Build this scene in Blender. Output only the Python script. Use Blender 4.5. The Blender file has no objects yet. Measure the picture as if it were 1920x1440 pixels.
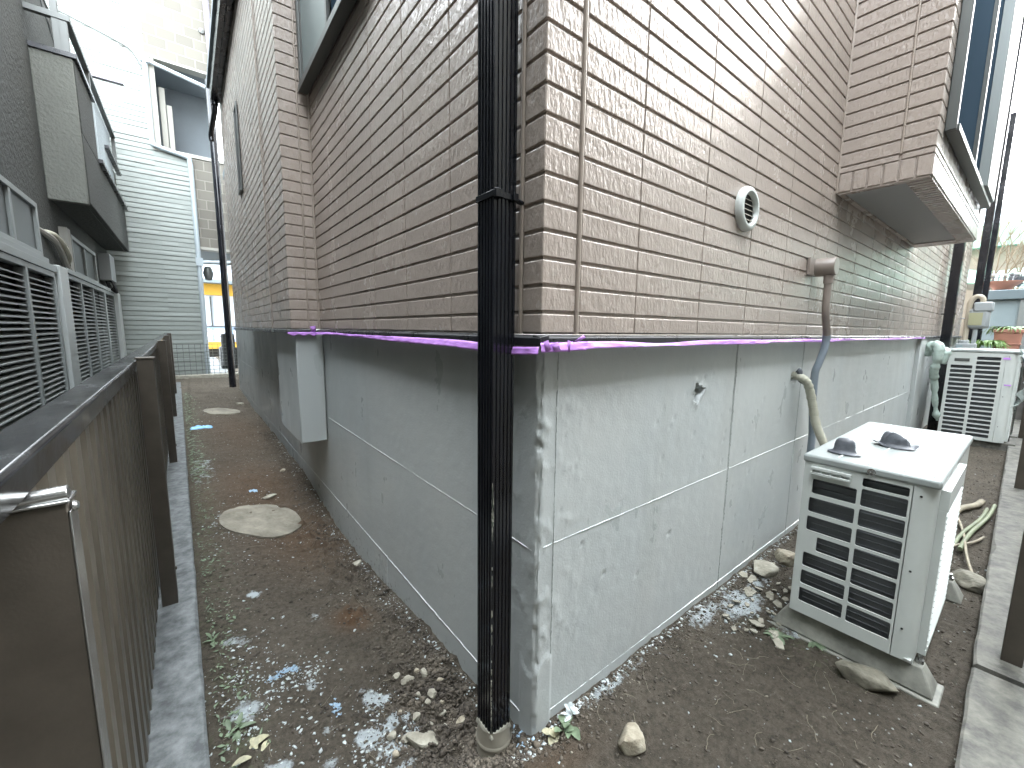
import bpy, bmesh, math, random
import numpy as np
from mathutils import Vector, Matrix, noise
random.seed(7)
rng = np.random.RandomState(11)
S = bpy.context.scene
COL = S.collection

# ------------------------------------------------------------------ camera
cam_d = bpy.data.cameras.new("camera"); cam = bpy.data.objects.new("camera", cam_d); COL.objects.link(cam)
F = 769.38
cam_d.sensor_width = 36; cam_d.lens = F*36/1920
cam_d.clip_start = 0.02; cam_d.clip_end = 1000
yaw, pitch, roll = math.radians(51.90), math.radians(7.525), math.radians(0.675)
f_ = Vector((math.cos(yaw)*math.cos(pitch), math.sin(yaw)*math.cos(pitch), -math.sin(pitch)))
r0 = Vector((math.sin(yaw), -math.cos(yaw), 0)); u0 = r0.cross(f_)
r_ = r0*math.cos(roll)+u0*math.sin(roll); u_ = -r0*math.sin(roll)+u0*math.cos(roll)
M = Matrix((r_, u_, -f_)).transposed().to_4x4()
M.translation = Vector((-0.6608, -0.7308, 1.08))
cam.matrix_world = M
S.camera = cam
S.render.resolution_x = 1024; S.render.resolution_y = 768

# ------------------------------------------------------------------ sky, sun, exposure
SUN = Vector((0.825, -0.405, 0.42)).normalized()
el = math.asin(SUN.z); az = math.atan2(SUN.x, SUN.y)
W = bpy.data.worlds.new("World"); S.world = W; W.use_nodes = True
nt = W.node_tree; bg = nt.nodes["Background"]
sky = nt.nodes.new("ShaderNodeTexSky"); sky.sky_type = 'NISHITA'; sky.sun_disc = False
sky.sun_elevation = el; sky.sun_rotation = az
sky.air_density = 1.0; sky.dust_density = 1.2; sky.ozone_density = 1.0
hsv = nt.nodes.new("ShaderNodeHueSaturation"); hsv.inputs["Saturation"].default_value = 0.55
cloud = nt.nodes.new("ShaderNodeMix"); cloud.data_type = 'RGBA'       # thin high cloud evens the sky out
cloud.inputs[0].default_value = 0.6; cloud.inputs[7].default_value = (5.6, 5.9, 6.0, 1)
nt.links.new(sky.outputs[0], hsv.inputs["Color"]); nt.links.new(hsv.outputs[0], cloud.inputs[6]); nt.links.new(cloud.outputs[2], bg.inputs[0])
bg.inputs[1].default_value = 0.15
sd = bpy.data.lights.new("sun", 'SUN'); sd.energy = 0.5; sd.angle = math.radians(8); sd.color = (1.0, 0.975, 0.93)
sun = bpy.data.objects.new("sun", sd); COL.objects.link(sun)
sun.rotation_euler = (-SUN).to_track_quat('-Z', 'Y').to_euler()
S.view_settings.view_transform = 'Standard'; S.view_settings.look = 'None'
S.view_settings.exposure = 4.75; S.view_settings.gamma = 1
try:
    S.cycles.max_bounces = 8; S.cycles.diffuse_bounces = 5
except Exception: pass

# ------------------------------------------------------------------ materials
def mat(name, col, rough=0.6, spec=0.5, metal=0.0, var=0.0, vscale=3.0, bumps=(), stretch=(1,1,1), col2=None, trans=0.0, emit=None, alpha=1.0):
    m = bpy.data.materials.new(name); m.use_nodes = True
    n = m.node_tree.nodes; l = m.node_tree.links; b = n["Principled BSDF"]
    b.inputs["Base Color"].default_value = (*col, 1); b.inputs["Roughness"].default_value = rough
    b.inputs["Specular IOR Level"].default_value = spec; b.inputs["Metallic"].default_value = metal
    tc = n.new("ShaderNodeTexCoord"); mp = n.new("ShaderNodeMapping"); l.new(tc.outputs["Object"], mp.inputs[0])
    mp.inputs["Scale"].default_value = stretch
    m["_"] = 1
    if var > 0 or col2:
        nz = n.new("ShaderNodeTexNoise"); nz.inputs["Scale"].default_value = vscale; nz.inputs["Detail"].default_value = 8
        nz.inputs["Roughness"].default_value = 0.65; l.new(mp.outputs[0], nz.inputs["Vector"])
        cr = n.new("ShaderNodeValToRGB"); l.new(nz.outputs[0], cr.inputs[0])
        c2 = col2 if col2 else tuple(min(1, c*(1+var)) for c in col)
        c1 = col if col2 else tuple(c*(1-var) for c in col)
        cr.color_ramp.elements[0].position = 0.35; cr.color_ramp.elements[1].position = 0.68
        cr.color_ramp.elements[0].color = (*c1, 1); cr.color_ramp.elements[1].color = (*c2, 1)
        l.new(cr.outputs[0], b.inputs["Base Color"])
        mr = n.new("ShaderNodeMapRange"); l.new(nz.outputs[0], mr.inputs[0]); mr.inputs[1].default_value = .3; mr.inputs[2].default_value = .7
        mr.inputs[3].default_value = max(0.02, rough-0.08); mr.inputs[4].default_value = min(1, rough+0.1)
        l.new(mr.outputs[0], b.inputs["Roughness"])
    prev = None
    for (sc, strg, dist, det, st) in bumps:
        mp2 = n.new("ShaderNodeMapping"); l.new(tc.outputs["Object"], mp2.inputs[0]); mp2.inputs["Scale"].default_value = st
        nb = n.new("ShaderNodeTexNoise"); nb.inputs["Scale"].default_value = sc; nb.inputs["Detail"].default_value = det
        l.new(mp2.outputs[0], nb.inputs["Vector"])
        bp = n.new("ShaderNodeBump"); bp.inputs["Strength"].default_value = strg; bp.inputs["Distance"].default_value = dist
        l.new(nb.outputs[0], bp.inputs["Height"])
        if prev: l.new(prev.outputs[0], bp.inputs["Normal"])
        prev = bp
    if prev: l.new(prev.outputs[0], b.inputs["Normal"])
    if trans: b.inputs["Transmission Weight"].default_value = trans
    if alpha < 1: b.inputs["Alpha"].default_value = alpha
    if emit: b.inputs["Emission Color"].default_value = (*emit[0], 1); b.inputs["Emission Strength"].default_value = emit[1]
    return m

MT = {}
MT['siding'] = mat('siding_paint', (0.335, 0.283, 0.246), 0.24, 0.45, var=0.05, vscale=2.0,
    bumps=((85, 0.9, 0.0038, 3, (1,1,0.42)), (230, 0.6, 0.0016, 2, (1,1,0.6))))
MT['caulk'] = mat('caulk', (0.30, 0.25, 0.21), 0.32, 0.5, bumps=((30, 0.4, 0.003, 3, (1,1,.3)),))
MT['black'] = mat('black_paint', (0.010, 0.011, 0.014), 0.16, 0.5, var=0.3, vscale=6, bumps=((18, 0.2, 0.002, 3, (1,1,.25)),))
MT['flash'] = mat('flashing', (0.018, 0.019, 0.022), 0.28, 0.5, var=0.4, vscale=8)
MT['tape'] = mat('tape', (0.56, 0.27, 0.76), 0.42, 0.5, var=0.10, vscale=20, bumps=((22, 0.6, 0.006, 4, (1,1,3)),))
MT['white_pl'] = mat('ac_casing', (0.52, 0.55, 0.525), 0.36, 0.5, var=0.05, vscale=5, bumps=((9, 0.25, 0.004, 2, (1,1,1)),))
MT['lid_pl'] = mat('lid_darkened', (0.29, 0.315, 0.305), 0.34, 0.4, var=0.10, vscale=4, bumps=((7, 0.3, 0.006, 2, (1,1,1)),))  # casing colour darkened on the lid to offset strong light from above
MT['white_pl2'] = mat('ac_plate', (0.50, 0.52, 0.50), 0.4)
MT['coil'] = mat('coil', (0.085, 0.092, 0.098), 0.5, 0.5, metal=0.3, bumps=((1, 0.0, 0.001, 1, (1,1,1)),))
MT['dark'] = mat('dark_void', (0.012, 0.013, 0.013), 0.8)
MT['grey_pipe'] = mat('grey_pipe', (0.20, 0.235, 0.27), 0.38)
MT['brown_pipe'] = mat('brown_pipe', (0.22, 0.185, 0.16), 0.35, bumps=((40, 0.2, 0.002, 2, (1,1,1)),))
MT['wrap'] = mat('pipe_wrap', (0.42, 0.41, 0.33), 0.55, var=0.12, vscale=9, bumps=((1.0, 0.0, 0.0, 1, (1,1,1)),))
MT['cap'] = mat('grey_rubber', (0.085, 0.092, 0.105), 0.5, var=0.35, vscale=30, bumps=((50, 0.6, 0.004, 4, (1,1,1)),))
MT['foot'] = mat('plastic_foot', (0.21, 0.21, 0.18), 0.7, var=0.35, vscale=12, bumps=((60, 0.3, 0.002, 4, (1,1,1)),))
MT['brown_metal'] = mat('brown_metal', (0.074, 0.063, 0.050), 0.42, 0.5, metal=0.2, var=0.16, vscale=14, bumps=((260, 0.25, 0.0006, 2, (1,1,1)),))
MT['sheet_metal'] = mat('brown_sheet', (0.125, 0.110, 0.086), 0.36, 0.5, metal=0.3, var=0.25, vscale=9, stretch=(1,1,.2))
MT['coping'] = mat('black_coping', (0.028, 0.029, 0.030), 0.20, 0.6, metal=0.35, var=0.5, vscale=10, bumps=((14, 0.3, 0.003, 4, (1,1,1)),))
MT['steel'] = mat('steel', (0.42, 0.42, 0.41), 0.25, metal=0.9, bumps=((40, 0.2, 0.002, 3, (1,1,1)),))
MT['kerb'] = mat('kerb_concrete', (0.075, 0.083, 0.085), 0.75, col2=(0.235, 0.25, 0.25), vscale=22, bumps=((45, 0.5, 0.006, 7, (1,1,1)), (300, .4, .002, 2, (1,1,1))))
MT['kerb2'] = mat('kerb_concrete_warm', (0.065, 0.064, 0.057), 0.8, col2=(0.20, 0.193, 0.165), vscale=16, bumps=((45, 0.6, 0.008, 7, (1,1,1)), (300, .4, .002, 2, (1,1,1))))
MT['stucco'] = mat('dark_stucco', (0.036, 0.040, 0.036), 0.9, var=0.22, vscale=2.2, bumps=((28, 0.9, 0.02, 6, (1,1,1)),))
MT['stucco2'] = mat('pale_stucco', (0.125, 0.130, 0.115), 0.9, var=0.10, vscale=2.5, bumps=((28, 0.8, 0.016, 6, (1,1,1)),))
MT['alu'] = mat('aluminium', (0.22, 0.24, 0.235), 0.45, metal=0.25)
MT['alu_dark'] = mat('aluminium_dark', (0.10, 0.105, 0.10), 0.4, metal=0.4)
MT['alu_light'] = mat('aluminium_light', (0.36, 0.385, 0.375), 0.45)
MT['glass'] = mat('dark_glass', (0.035, 0.042, 0.042), 0.35, 0.4)
MT['frost'] = mat('frosted_glass', (0.11, 0.145, 0.145), 0.35, 0.4)
MT['curtain'] = mat('curtained_pane', (0.10, 0.150, 0.130), 0.6, 0.0)
MT['blueglass'] = mat('blue_glass', (0.026, 0.040, 0.055), 0.5, 0.0)
MT['wb_siding'] = mat('pale_siding', (0.205, 0.228, 0.212), 0.6, var=0.05, vscale=1.2, bumps=((10, 0.3, 0.01, 4, (1,1,1)),))
MT['cream'] = mat('cream', (0.27, 0.265, 0.235), 0.6)
MT['pipe_white'] = mat('white_pipe', (0.30, 0.345, 0.365), 0.4)
MT['recess'] = mat('balcony_inside', (0.13, 0.15, 0.165), 0.7, var=.08)
MT['mauve'] = mat('mauve_pipe', (0.17, 0.155, 0.185), 0.4)
MT['wire'] = mat('wire', (0.10, 0.11, 0.10), 0.5, metal=0.5)
MT['yellow'] = mat('yellow', (0.75, 0.42, 0.05), 0.5)
MT['pale_wall'] = mat('pale_wall', (0.62, 0.66, 0.72), 0.6)
MT['blue_rail'] = mat('blue_rail', (0.22, 0.30, 0.50), 0.5)
MT['soffit'] = mat('soffit', (0.29, 0.30, 0.30), 0.55)
MT['terra'] = mat('terracotta', (0.36, 0.17, 0.12), 0.6, var=0.12, vscale=8)
MT['shed'] = mat('shed_pale', (0.22, 0.28, 0.30), 0.5, var=.06)
MT['shed_top'] = mat('shed_top', (0.13, 0.17, 0.19), 0.45)
MT['greenroof'] = mat('green_net', (0.20, 0.33, 0.27), 0.7, var=.12, vscale=4)
MT['beige'] = mat('beige_wall', (0.24, 0.22, 0.18), 0.7, var=.1, vscale=3)
MT['roof_grey'] = mat('roof_grey', (0.20, 0.24, 0.26), 0.6)
MT['twig'] = mat('twig', (0.17, 0.135, 0.09), 0.7, var=.2, vscale=20)
MT['root'] = mat('root', (0.24, 0.21, 0.15), 0.7, var=.3, vscale=20)
MT['stalk'] = mat('cut_stalk', (0.15, 0.17, 0.10), 0.6, var=.25, vscale=20)
MT['leaf'] = mat('leaf', (0.10, 0.19, 0.035), 0.45, var=.35, vscale=14)
MT['leaf2'] = mat('leaf_pale', (0.13, 0.175, 0.105), 0.55, var=.35, vscale=30)
MT['soil_leaf'] = mat('dry_leaf', (0.34, 0.32, 0.21), 0.6, var=.35, vscale=30)
MT['stone_tan'] = mat('tan_stone', (0.20, 0.165, 0.115), 0.85, col2=(0.46, 0.43, 0.34), vscale=14, bumps=((40, 0.9, 0.012, 8, (1,1,1)),))
MT['stone_grey'] = mat('grey_stone', (0.10, 0.092, 0.07), 0.85, col2=(0.24, 0.225, 0.175), vscale=14, bumps=((50, 0.8, 0.008, 8, (1,1,1)),))
MT['concrete_bit'] = mat('broken_concrete', (0.19, 0.175, 0.135), 0.85, col2=(0.42, 0.40, 0.33), vscale=16, bumps=((55, 0.8, 0.006, 8, (1,1,1)),))
MT['disc'] = mat('old_concrete', (0.12, 0.108, 0.082), 0.85, col2=(0.27, 0.25, 0.20), vscale=9, bumps=((60, 0.7, 0.006, 8, (1,1,1)),))
MT['crumb'] = mat('soil_crumb', (0.042, 0.034, 0.027), 0.95, col2=(0.14, 0.118, 0.09), vscale=9)
MT['grit'] = mat('grit', (0.11, 0.095, 0.075), 0.9, col2=(0.30, 0.27, 0.21), vscale=25)
MT['flake'] = mat('paint_flake', (0.46, 0.50, 0.50), 0.6, var=.15, vscale=20)
MT['flake_blue'] = mat('blue_flake', (0.32, 0.45, 0.58), 0.5)
MT['bluerag'] = mat('blue_rag', (0.22, 0.45, 0.72), 0.5, bumps=((40, .5, .01, 3, (1,1,1)),))
MT['meter'] = mat('meter_grey', (0.27, 0.295, 0.30), 0.45)
MT['label'] = mat('yellow_label', (0.28, 0.28, 0.17), 0.5)
MT['ivory'] = mat('ivory_pipe', (0.36, 0.32, 0.25), 0.45)
MT['plank'] = mat('plank', (0.07, 0.065, 0.06), 0.7, var=.3, vscale=10)
MT['plastic'] = mat('plastic_sheet', (0.42, 0.48, 0.46), 0.25, 0.6, var=.06, vscale=12, bumps=((12, 1.0, 0.03, 4, (1,1,.6)),), alpha=0.82)
MT['glove'] = mat('wrap_plastic', (0.36, 0.44, 0.40), 0.3, 0.6, var=.06, vscale=12, bumps=((14, 0.9, 0.03, 4, (1,1,.5)),))
MT['crate'] = mat('crate', (0.05, 0.055, 0.065), 0.5)
MT['pvc'] = mat('pvc_grey', (0.26, 0.24, 0.195), 0.4, var=.1, vscale=20)
MT['mortar'] = mat('mortar', (0.30, 0.29, 0.24), 0.9, var=.2, vscale=20, bumps=((60, .6, .004, 6, (1,1,1)),))

# wrapped pipe: spiral tape bump
def add_wave_bump(m, scale, dirn, strength, dist):
    n = m.node_tree.nodes; l = m.node_tree.links; b = n["Principled BSDF"]
    tc = n.new("ShaderNodeTexCoord"); w = n.new("ShaderNodeTexWave"); w.wave_type = 'BANDS'; w.bands_direction = dirn
    w.wave_profile = 'SAW'; w.inputs["Scale"].default_value = scale; w.inputs["Distortion"].default_value = 1.0
    l.new(tc.outputs["Object"], w.inputs[0])
    bp = n.new("ShaderNodeBump"); bp.inputs["Strength"].default_value = strength; bp.inputs["Distance"].default_value = dist
    l.new(w.outputs[0], bp.inputs["Height"]); l.new(bp.outputs[0], b.inputs["Normal"])
add_wave_bump(MT['wrap'], 7, 'Z', 0.8, 0.006)

# foundation paint: satin grey paint over concrete with slight tonal drift and stains
def foundation_mat():
    m = mat('foundation_paint', (0.29, 0.305, 0.295), 0.34, 0.5)
    n = m.node_tree.nodes; l = m.node_tree.links; b = n["Principled BSDF"]
    tc = n.new("ShaderNodeTexCoord")
    def noise_(scale, det, st, rough=.6):
        mp = n.new("ShaderNodeMapping"); mp.inputs["Scale"].default_value = st; l.new(tc.outputs["Object"], mp.inputs[0])
        z = n.new("ShaderNodeTexNoise"); z.inputs["Scale"].default_value = scale; z.inputs["Detail"].default_value = det
        z.inputs["Roughness"].default_value = rough; l.new(mp.outputs[0], z.inputs["Vector"]); return z
    a = noise_(1.6, 5, (1,1,.5)); cr = n.new("ShaderNodeValToRGB"); l.new(a.outputs[0], cr.inputs[0])
    cr.color_ramp.elements[0].position = .36; cr.color_ramp.elements[0].color = (0.405, 0.435, 0.432, 1)
    cr.color_ramp.elements[1].position = .66; cr.color_ramp.elements[1].color = (0.450, 0.468, 0.455, 1)
    # darker brushed stains (vertical), and pale wiped streaks on the far part of the side wall
    s = noise_(3.2, 3, (1,1.2,.22)); rs = n.new("ShaderNodeValToRGB"); l.new(s.outputs[0], rs.inputs[0])
    rs.color_ramp.elements[0].position = .60; rs.color_ramp.elements[0].color = (0,0,0,1)
    rs.color_ramp.elements[1].position = .70; rs.color_ramp.elements[1].color = (1,1,1,1)
    sep = n.new("ShaderNodeSeparateXYZ"); l.new(tc.outputs["Object"], sep.inputs[0])
    def mr(src, a0, a1, b0, b1):
        q = n.new("ShaderNodeMapRange"); l.new(src, q.inputs[0]); q.inputs[1].default_value=a0; q.inputs[2].default_value=a1; q.inputs[3].default_value=b0; q.inputs[4].default_value=b1; return q.outputs[0]
    def mul(p, q):
        k = n.new("ShaderNodeMath"); k.operation = 'MULTIPLY'; l.new(p, k.inputs[0]); l.new(q, k.inputs[1]) if not isinstance(q, float) else None
        if isinstance(q, float): k.inputs[1].default_value = q
        return k.outputs[0]
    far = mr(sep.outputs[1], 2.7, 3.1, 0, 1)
    up = mr(sep.outputs[2], 0.35, 0.7, 0, 1)
    mix1 = n.new("ShaderNodeMix"); mix1.data_type = 'RGBA'
    l.new(mul(rs.outputs[0], 0.16), mix1.inputs[0]); l.new(cr.outputs[0], mix1.inputs[6]); mix1.inputs[7].default_value = (0.24, 0.25, 0.23, 1)
    # far wall generally darker and bluer
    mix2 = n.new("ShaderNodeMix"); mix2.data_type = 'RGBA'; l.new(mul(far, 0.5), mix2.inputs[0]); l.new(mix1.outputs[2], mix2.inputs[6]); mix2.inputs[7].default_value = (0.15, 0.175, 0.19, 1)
    w = noise_(4.5, 5, (1,1.0,.3), .7); rw = n.new("ShaderNodeValToRGB"); l.new(w.outputs[0], rw.inputs[0])
    rw.color_ramp.elements[0].position = .56; rw.color_ramp.elements[0].color = (0,0,0,1); rw.color_ramp.elements[1].position = .64; rw.color_ramp.elements[1].color = (1,1,1,1)
    mix3 = n.new("ShaderNodeMix"); mix3.data_type = 'RGBA'; l.new(mul(mul(rw.outputs[0], far), up), mix3.inputs[0]); l.new(mix2.outputs[2], mix3.inputs[6]); mix3.inputs[7].default_value = (0.42, 0.45, 0.43, 1)
    # soil splashes at the foot
    d = noise_(38, 4, (1,1,1)); rd = n.new("ShaderNodeValToRGB"); l.new(d.outputs[0], rd.inputs[0])
    rd.color_ramp.elements[0].position = .58; rd.color_ramp.elements[0].color = (0,0,0,1); rd.color_ramp.elements[1].position = .64; rd.color_ramp.elements[1].color = (1,1,1,1)
    low = mr(sep.outputs[2], -0.02, -0.12, 0, 1)
    mix4 = n.new("ShaderNodeMix"); mix4.data_type = 'RGBA'; l.new(mul(mul(rd.outputs[0], low), 0.8), mix4.inputs[0]); l.new(mix3.outputs[2], mix4.inputs[6]); mix4.inputs[7].default_value = (0.10, 0.085, 0.065, 1)
    l.new(mix4.outputs[2], b.inputs["Base Color"])
    rr = noise_(5, 4, (1,1,.6)); l.new(mr(rr.outputs[0], .3, .7, .24, .46), b.inputs["Roughness"])
    n1 = noise_(130, 4, (1,1,1)); n2 = noise_(7, 3, (1,1,1))
    b1 = n.new("ShaderNodeBump"); b1.inputs["Strength"].default_value = .45; b1.inputs["Distance"].default_value = .0016; l.new(n1.outputs[0], b1.inputs["Height"])
    b2 = n.new("ShaderNodeBump"); b2.inputs["Strength"].default_value = .2; b2.inputs["Distance"].default_value = .006; l.new(n2.outputs[0], b2.inputs["Height"]); l.new(b1.outputs[0], b2.inputs["Normal"])
    l.new(b2.outputs[0], b.inputs["Normal"])
    return m
MT['found'] = foundation_mat()

# blockwork tiles on the pale building
def block_mat():
    m = mat('block_tiles', (0.5,0.47,0.42), 0.7); n = m.node_tree.nodes; l = m.node_tree.links; b = n["Principled BSDF"]
    tc = n.new("ShaderNodeTexCoord"); sp = n.new("ShaderNodeSeparateXYZ"); cb = n.new("ShaderNodeCombineXYZ")
    l.new(tc.outputs["Object"], sp.inputs[0]); l.new(sp.outputs[0], cb.inputs[0]); l.new(sp.outputs[2], cb.inputs[1])
    br = n.new("ShaderNodeTexBrick"); l.new(cb.outputs[0], br.inputs[0])
    br.inputs["Scale"].default_value = 1.0; br.inputs["Brick Width"].default_value = .30; br.inputs["Row Height"].default_value = .20
    br.inputs["Mortar Size"].default_value = .010; br.inputs["Color1"].default_value = (0.095,0.088,0.072,1); br.inputs["Color2"].default_value = (0.120,0.112,0.092,1)
    br.inputs["Mortar"].default_value = (0.175,0.165,0.14,1); l.new(br.outputs[0], b.inputs["Base Color"])
    bp = n.new("ShaderNodeBump"); bp.inputs["Distance"].default_value = .01; bp.inputs["Strength"].default_value = .6; bp.invert = True
    l.new(br.outputs["Fac"], bp.inputs["Height"]); l.new(bp.outputs[0], b.inputs["Normal"]); return m
MT['blocks'] = block_mat()

# ------------------------------------------------------------------ mesh helpers
class MB:
    def __init__(s): s.v = []; s.f = []
    def add(s, vs, fs):
        o = len(s.v); s.v += [tuple(v) for v in vs]; s.f += [tuple(i+o for i in f) for f in fs]; return s
    def box(s, x0, x1, y0, y1, z0, z1, top=None):
        if x0 > x1: x0, x1 = x1, x0
        if y0 > y1: y0, y1 = y1, y0
        if z0 > z1: z0, z1 = z1, z0
        t = top or (x0, x1, y0, y1)
        v = [(x0,y0,z0),(x1,y0,z0),(x1,y1,z0),(x0,y1,z0),(t[0],t[2],z1),(t[1],t[2],z1),(t[1],t[3],z1),(t[0],t[3],z1)]
        return s.add(v, [(3,2,1,0),(4,5,6,7),(0,1,5,4),(1,2,6,5),(2,3,7,6),(3,0,4,7)])
    def tube(s, pts, r, n=10, caps=True, rs=None):
        pts = [Vector(p) for p in pts]; rings = []
        up = Vector((0,0,1)); prevn = None
        for i, p in enumerate(pts):
            t = (pts[min(i+1,len(pts)-1)]-pts[max(i-1,0)]).normalized()
            if prevn is None:
                a = Vector((1,0,0)) if abs(t.z) > .8 else up
                nn = (a - t*a.dot(t)).normalized()
            else: nn = (prevn - t*prevn.dot(t)).normalized()
            prevn = nn; bb = t.cross(nn); rr = rs[i] if rs else r
            rings.append([p+(nn*math.cos(2*math.pi*k/n)+bb*math.sin(2*math.pi*k/n))*rr for k in range(n)])
        vs = [v for R in rings for v in R]; fs = []
        for i in range(len(pts)-1):
            for k in range(n):
                fs.append((i*n+k, i*n+(k+1)%n, (i+1)*n+(k+1)%n, (i+1)*n+k))
        if caps: fs.append(tuple(range(n-1,-1,-1))); fs.append(tuple((len(pts)-1)*n+k for k in range(n)))
        return s.add(vs, fs)
    def lathe(s, prof, c, ax=(0,0,1), n=32, close=False):
        A = Vector(ax).normalized(); a = Vector((1,0,0)) if abs(A.x) < .8 else Vector((0,1,0))
        X = (a-A*a.dot(A)).normalized(); Y = A.cross(X); c = Vector(c)
        vs = []; fs = []
        for (r, h) in prof:
            for k in range(n):
                t = 2*math.pi*k/n; vs.append(c+A*h+(X*math.cos(t)+Y*math.sin(t))*max(r, 1e-5))
        for i in range(len(prof)-1):
            for k in range(n): fs.append((i*n+k, i*n+(k+1)%n, (i+1)*n+(k+1)%n, (i+1)*n+k))
        return s.add(vs, fs)
    def xf(s, M, start=0):
        s.v[start:] = [tuple(M @ Vector(v)) for v in s.v[start:]]; return s
    def build(s, name, m, parent=None, bevel=0, smooth=False, angle=35):
        me = bpy.data.meshes.new(name); me.from_pydata(s.v, [], s.f); me.materials.append(MT[m] if isinstance(m, str) else m)
        me.validate(); me.update()
        o = bpy.data.objects.new(name, me); COL.objects.link(o)
        if parent: o.parent = parent
        if bevel:
            b = o.modifiers.new("bevel", 'BEVEL'); b.width = bevel; b.segments = 2; b.limit_method = 'ANGLE'; b.angle_limit = math.radians(40)
        if smooth or bevel:
            me.shade_smooth() if hasattr(me, 'shade_smooth') else None
            try: me.set_sharp_from_angle(angle=math.radians(angle))
            except Exception: pass
        return o
def tag(o, label=None, cat=None, group=None, kind=None):
    if label: o['label'] = label
    if cat: o['category'] = cat
    if group: o['group'] = group
    if kind: o['kind'] = kind
    return o
def empty(name, loc, label, cat, group=None):
    o = bpy.data.objects.new(name, None); COL.objects.link(o); o.location = loc; o.empty_display_size = .1
    return tag(o, label, cat, group)
def root0(name, label, cat, group=None): return empty(name, (0,0,0), label, cat, group)

def vnoise(x, y, sc, seed=0):
    x = np.asarray(x)*sc+seed*17.3; y = np.asarray(y)*sc+seed*9.1
    xi = np.floor(x).astype(np.int64); yi = np.floor(y).astype(np.int64); xf = x-xi; yf = y-yi
    xf = xf*xf*(3-2*xf); yf = yf*yf*(3-2*yf)
    def h(a, b):
        k = (a*374761393+b*668265263+seed*1442695041) & 0xffffffff
        k = ((k ^ (k >> 13))*1274126177) & 0xffffffff
        return ((k ^ (k >> 16)) & 0xffff)/65535.0
    return (h(xi,yi)*(1-xf)+h(xi+1,yi)*xf)*(1-yf)+(h(xi,yi+1)*(1-xf)+h(xi+1,yi+1)*xf)*yf
def fbm(x, y, sc, oct=4, seed=0, gain=.5):
    s = 0; a = 1; t = 0
    for i in range(oct): s = s+a*vnoise(x, y, sc*2**i, seed+i*3); t += a; a *= gain
    return s/t

# ------------------------------------------------------------------ ground
def sstep(a, b, x): t = np.clip((x-a)/(b-a), 0, 1); return t*t*(3-2*t)
def ground_h(x, y, detail=True):
    x = np.asarray(x, float); y = np.asarray(y, float)
    left = sstep(-.12, .22, y)*(1-sstep(.02, .06, x))
    base = -0.055-0.10*np.exp(-((y-1.75)/.75)**2)*sstep(-.75, -.1, x)-0.03*sstep(-.6, -.1, x)+.01*sstep(-.55,-.8,x)-.03*(1-sstep(-.76,-.70,x))
    base = base*(1-sstep(6.5, 9, y)*.6)
    h = left*base
    h = h + (1-left)*(-.006) - .022*np.exp(-(((x+.077)/.06)**2+((y-.07)/.07)**2))
    n = (fbm(x, y, 1.7, 3, 1)-.5)*.045 + (fbm(x, y, 9, 4, 2)-.5)*.022
    if detail:
        n = n + (fbm(x, y, 34, 3, 5)-.5)*.012
        clod = np.maximum(0, fbm(x, y, 22, 2, 9)-.55)*.10
        near = np.exp(-((x+.12)/.16)**2)*left*sstep(3.5, 2, y)     # heaped crumbly soil beside the side wall
        near = np.maximum(near, 1.3*np.exp(-(((x+.14)/.13)**2+((y-.33)/.26)**2)))
        n = n + clod*(.25+.9*near)
    fade = 1-sstep(12, 20, np.abs(x)+np.abs(y))
    return h+n*fade - .02*(np.abs(y)+np.abs(x) > 12)
def gz(x, y): return float(ground_h(np.array([x]), np.array([y]))[0])

def axis(parts):
    out = []
    for a, b, st in parts: out += list(np.arange(a, b, st))
    out.append(parts[-1][1]); return np.array(out)
xs = axis([(-400,-20,95),(-20,-3,4),(-3,-.9,.35),(-.9,1.6,.0105),(1.6,6.4,.035),(6.4,10,.3),(10,30,4),(30,400,92)])
ys = axis([(-400,-20,95),(-20,-3,4),(-3,-.86,.3),(-.86,2.3,.0105),(2.3,5,.025),(5,9.2,.06),(9.2,12,.4),(12,40,4),(40,400,90)])
X, Y = np.meshgrid(xs, ys); Zg = ground_h(X, Y)
nx, ny = len(xs), len(ys)
co = np.stack([X.ravel(), Y.ravel(), Zg.ravel()], 1)
idx = np.arange(nx*ny).reshape(ny, nx)
q = np.stack([idx[:-1,:-1].ravel(), idx[:-1,1:].ravel(), idx[1:,1:].ravel(), idx[1:,:-1].ravel()], 1)
gm = bpy.data.meshes.new("ground"); gm.vertices.add(len(co)); gm.vertices.foreach_set("co", co.ravel())
gm.loops.add(q.size); gm.loops.foreach_set("vertex_index", q.ravel().astype(np.int32))
gm.polygons.add(len(q)); gm.polygons.foreach_set("loop_start", np.arange(0, q.size, 4, dtype=np.int32)); gm.polygons.foreach_set("use_smooth", np.ones(len(q), bool))
gm.update()
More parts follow.
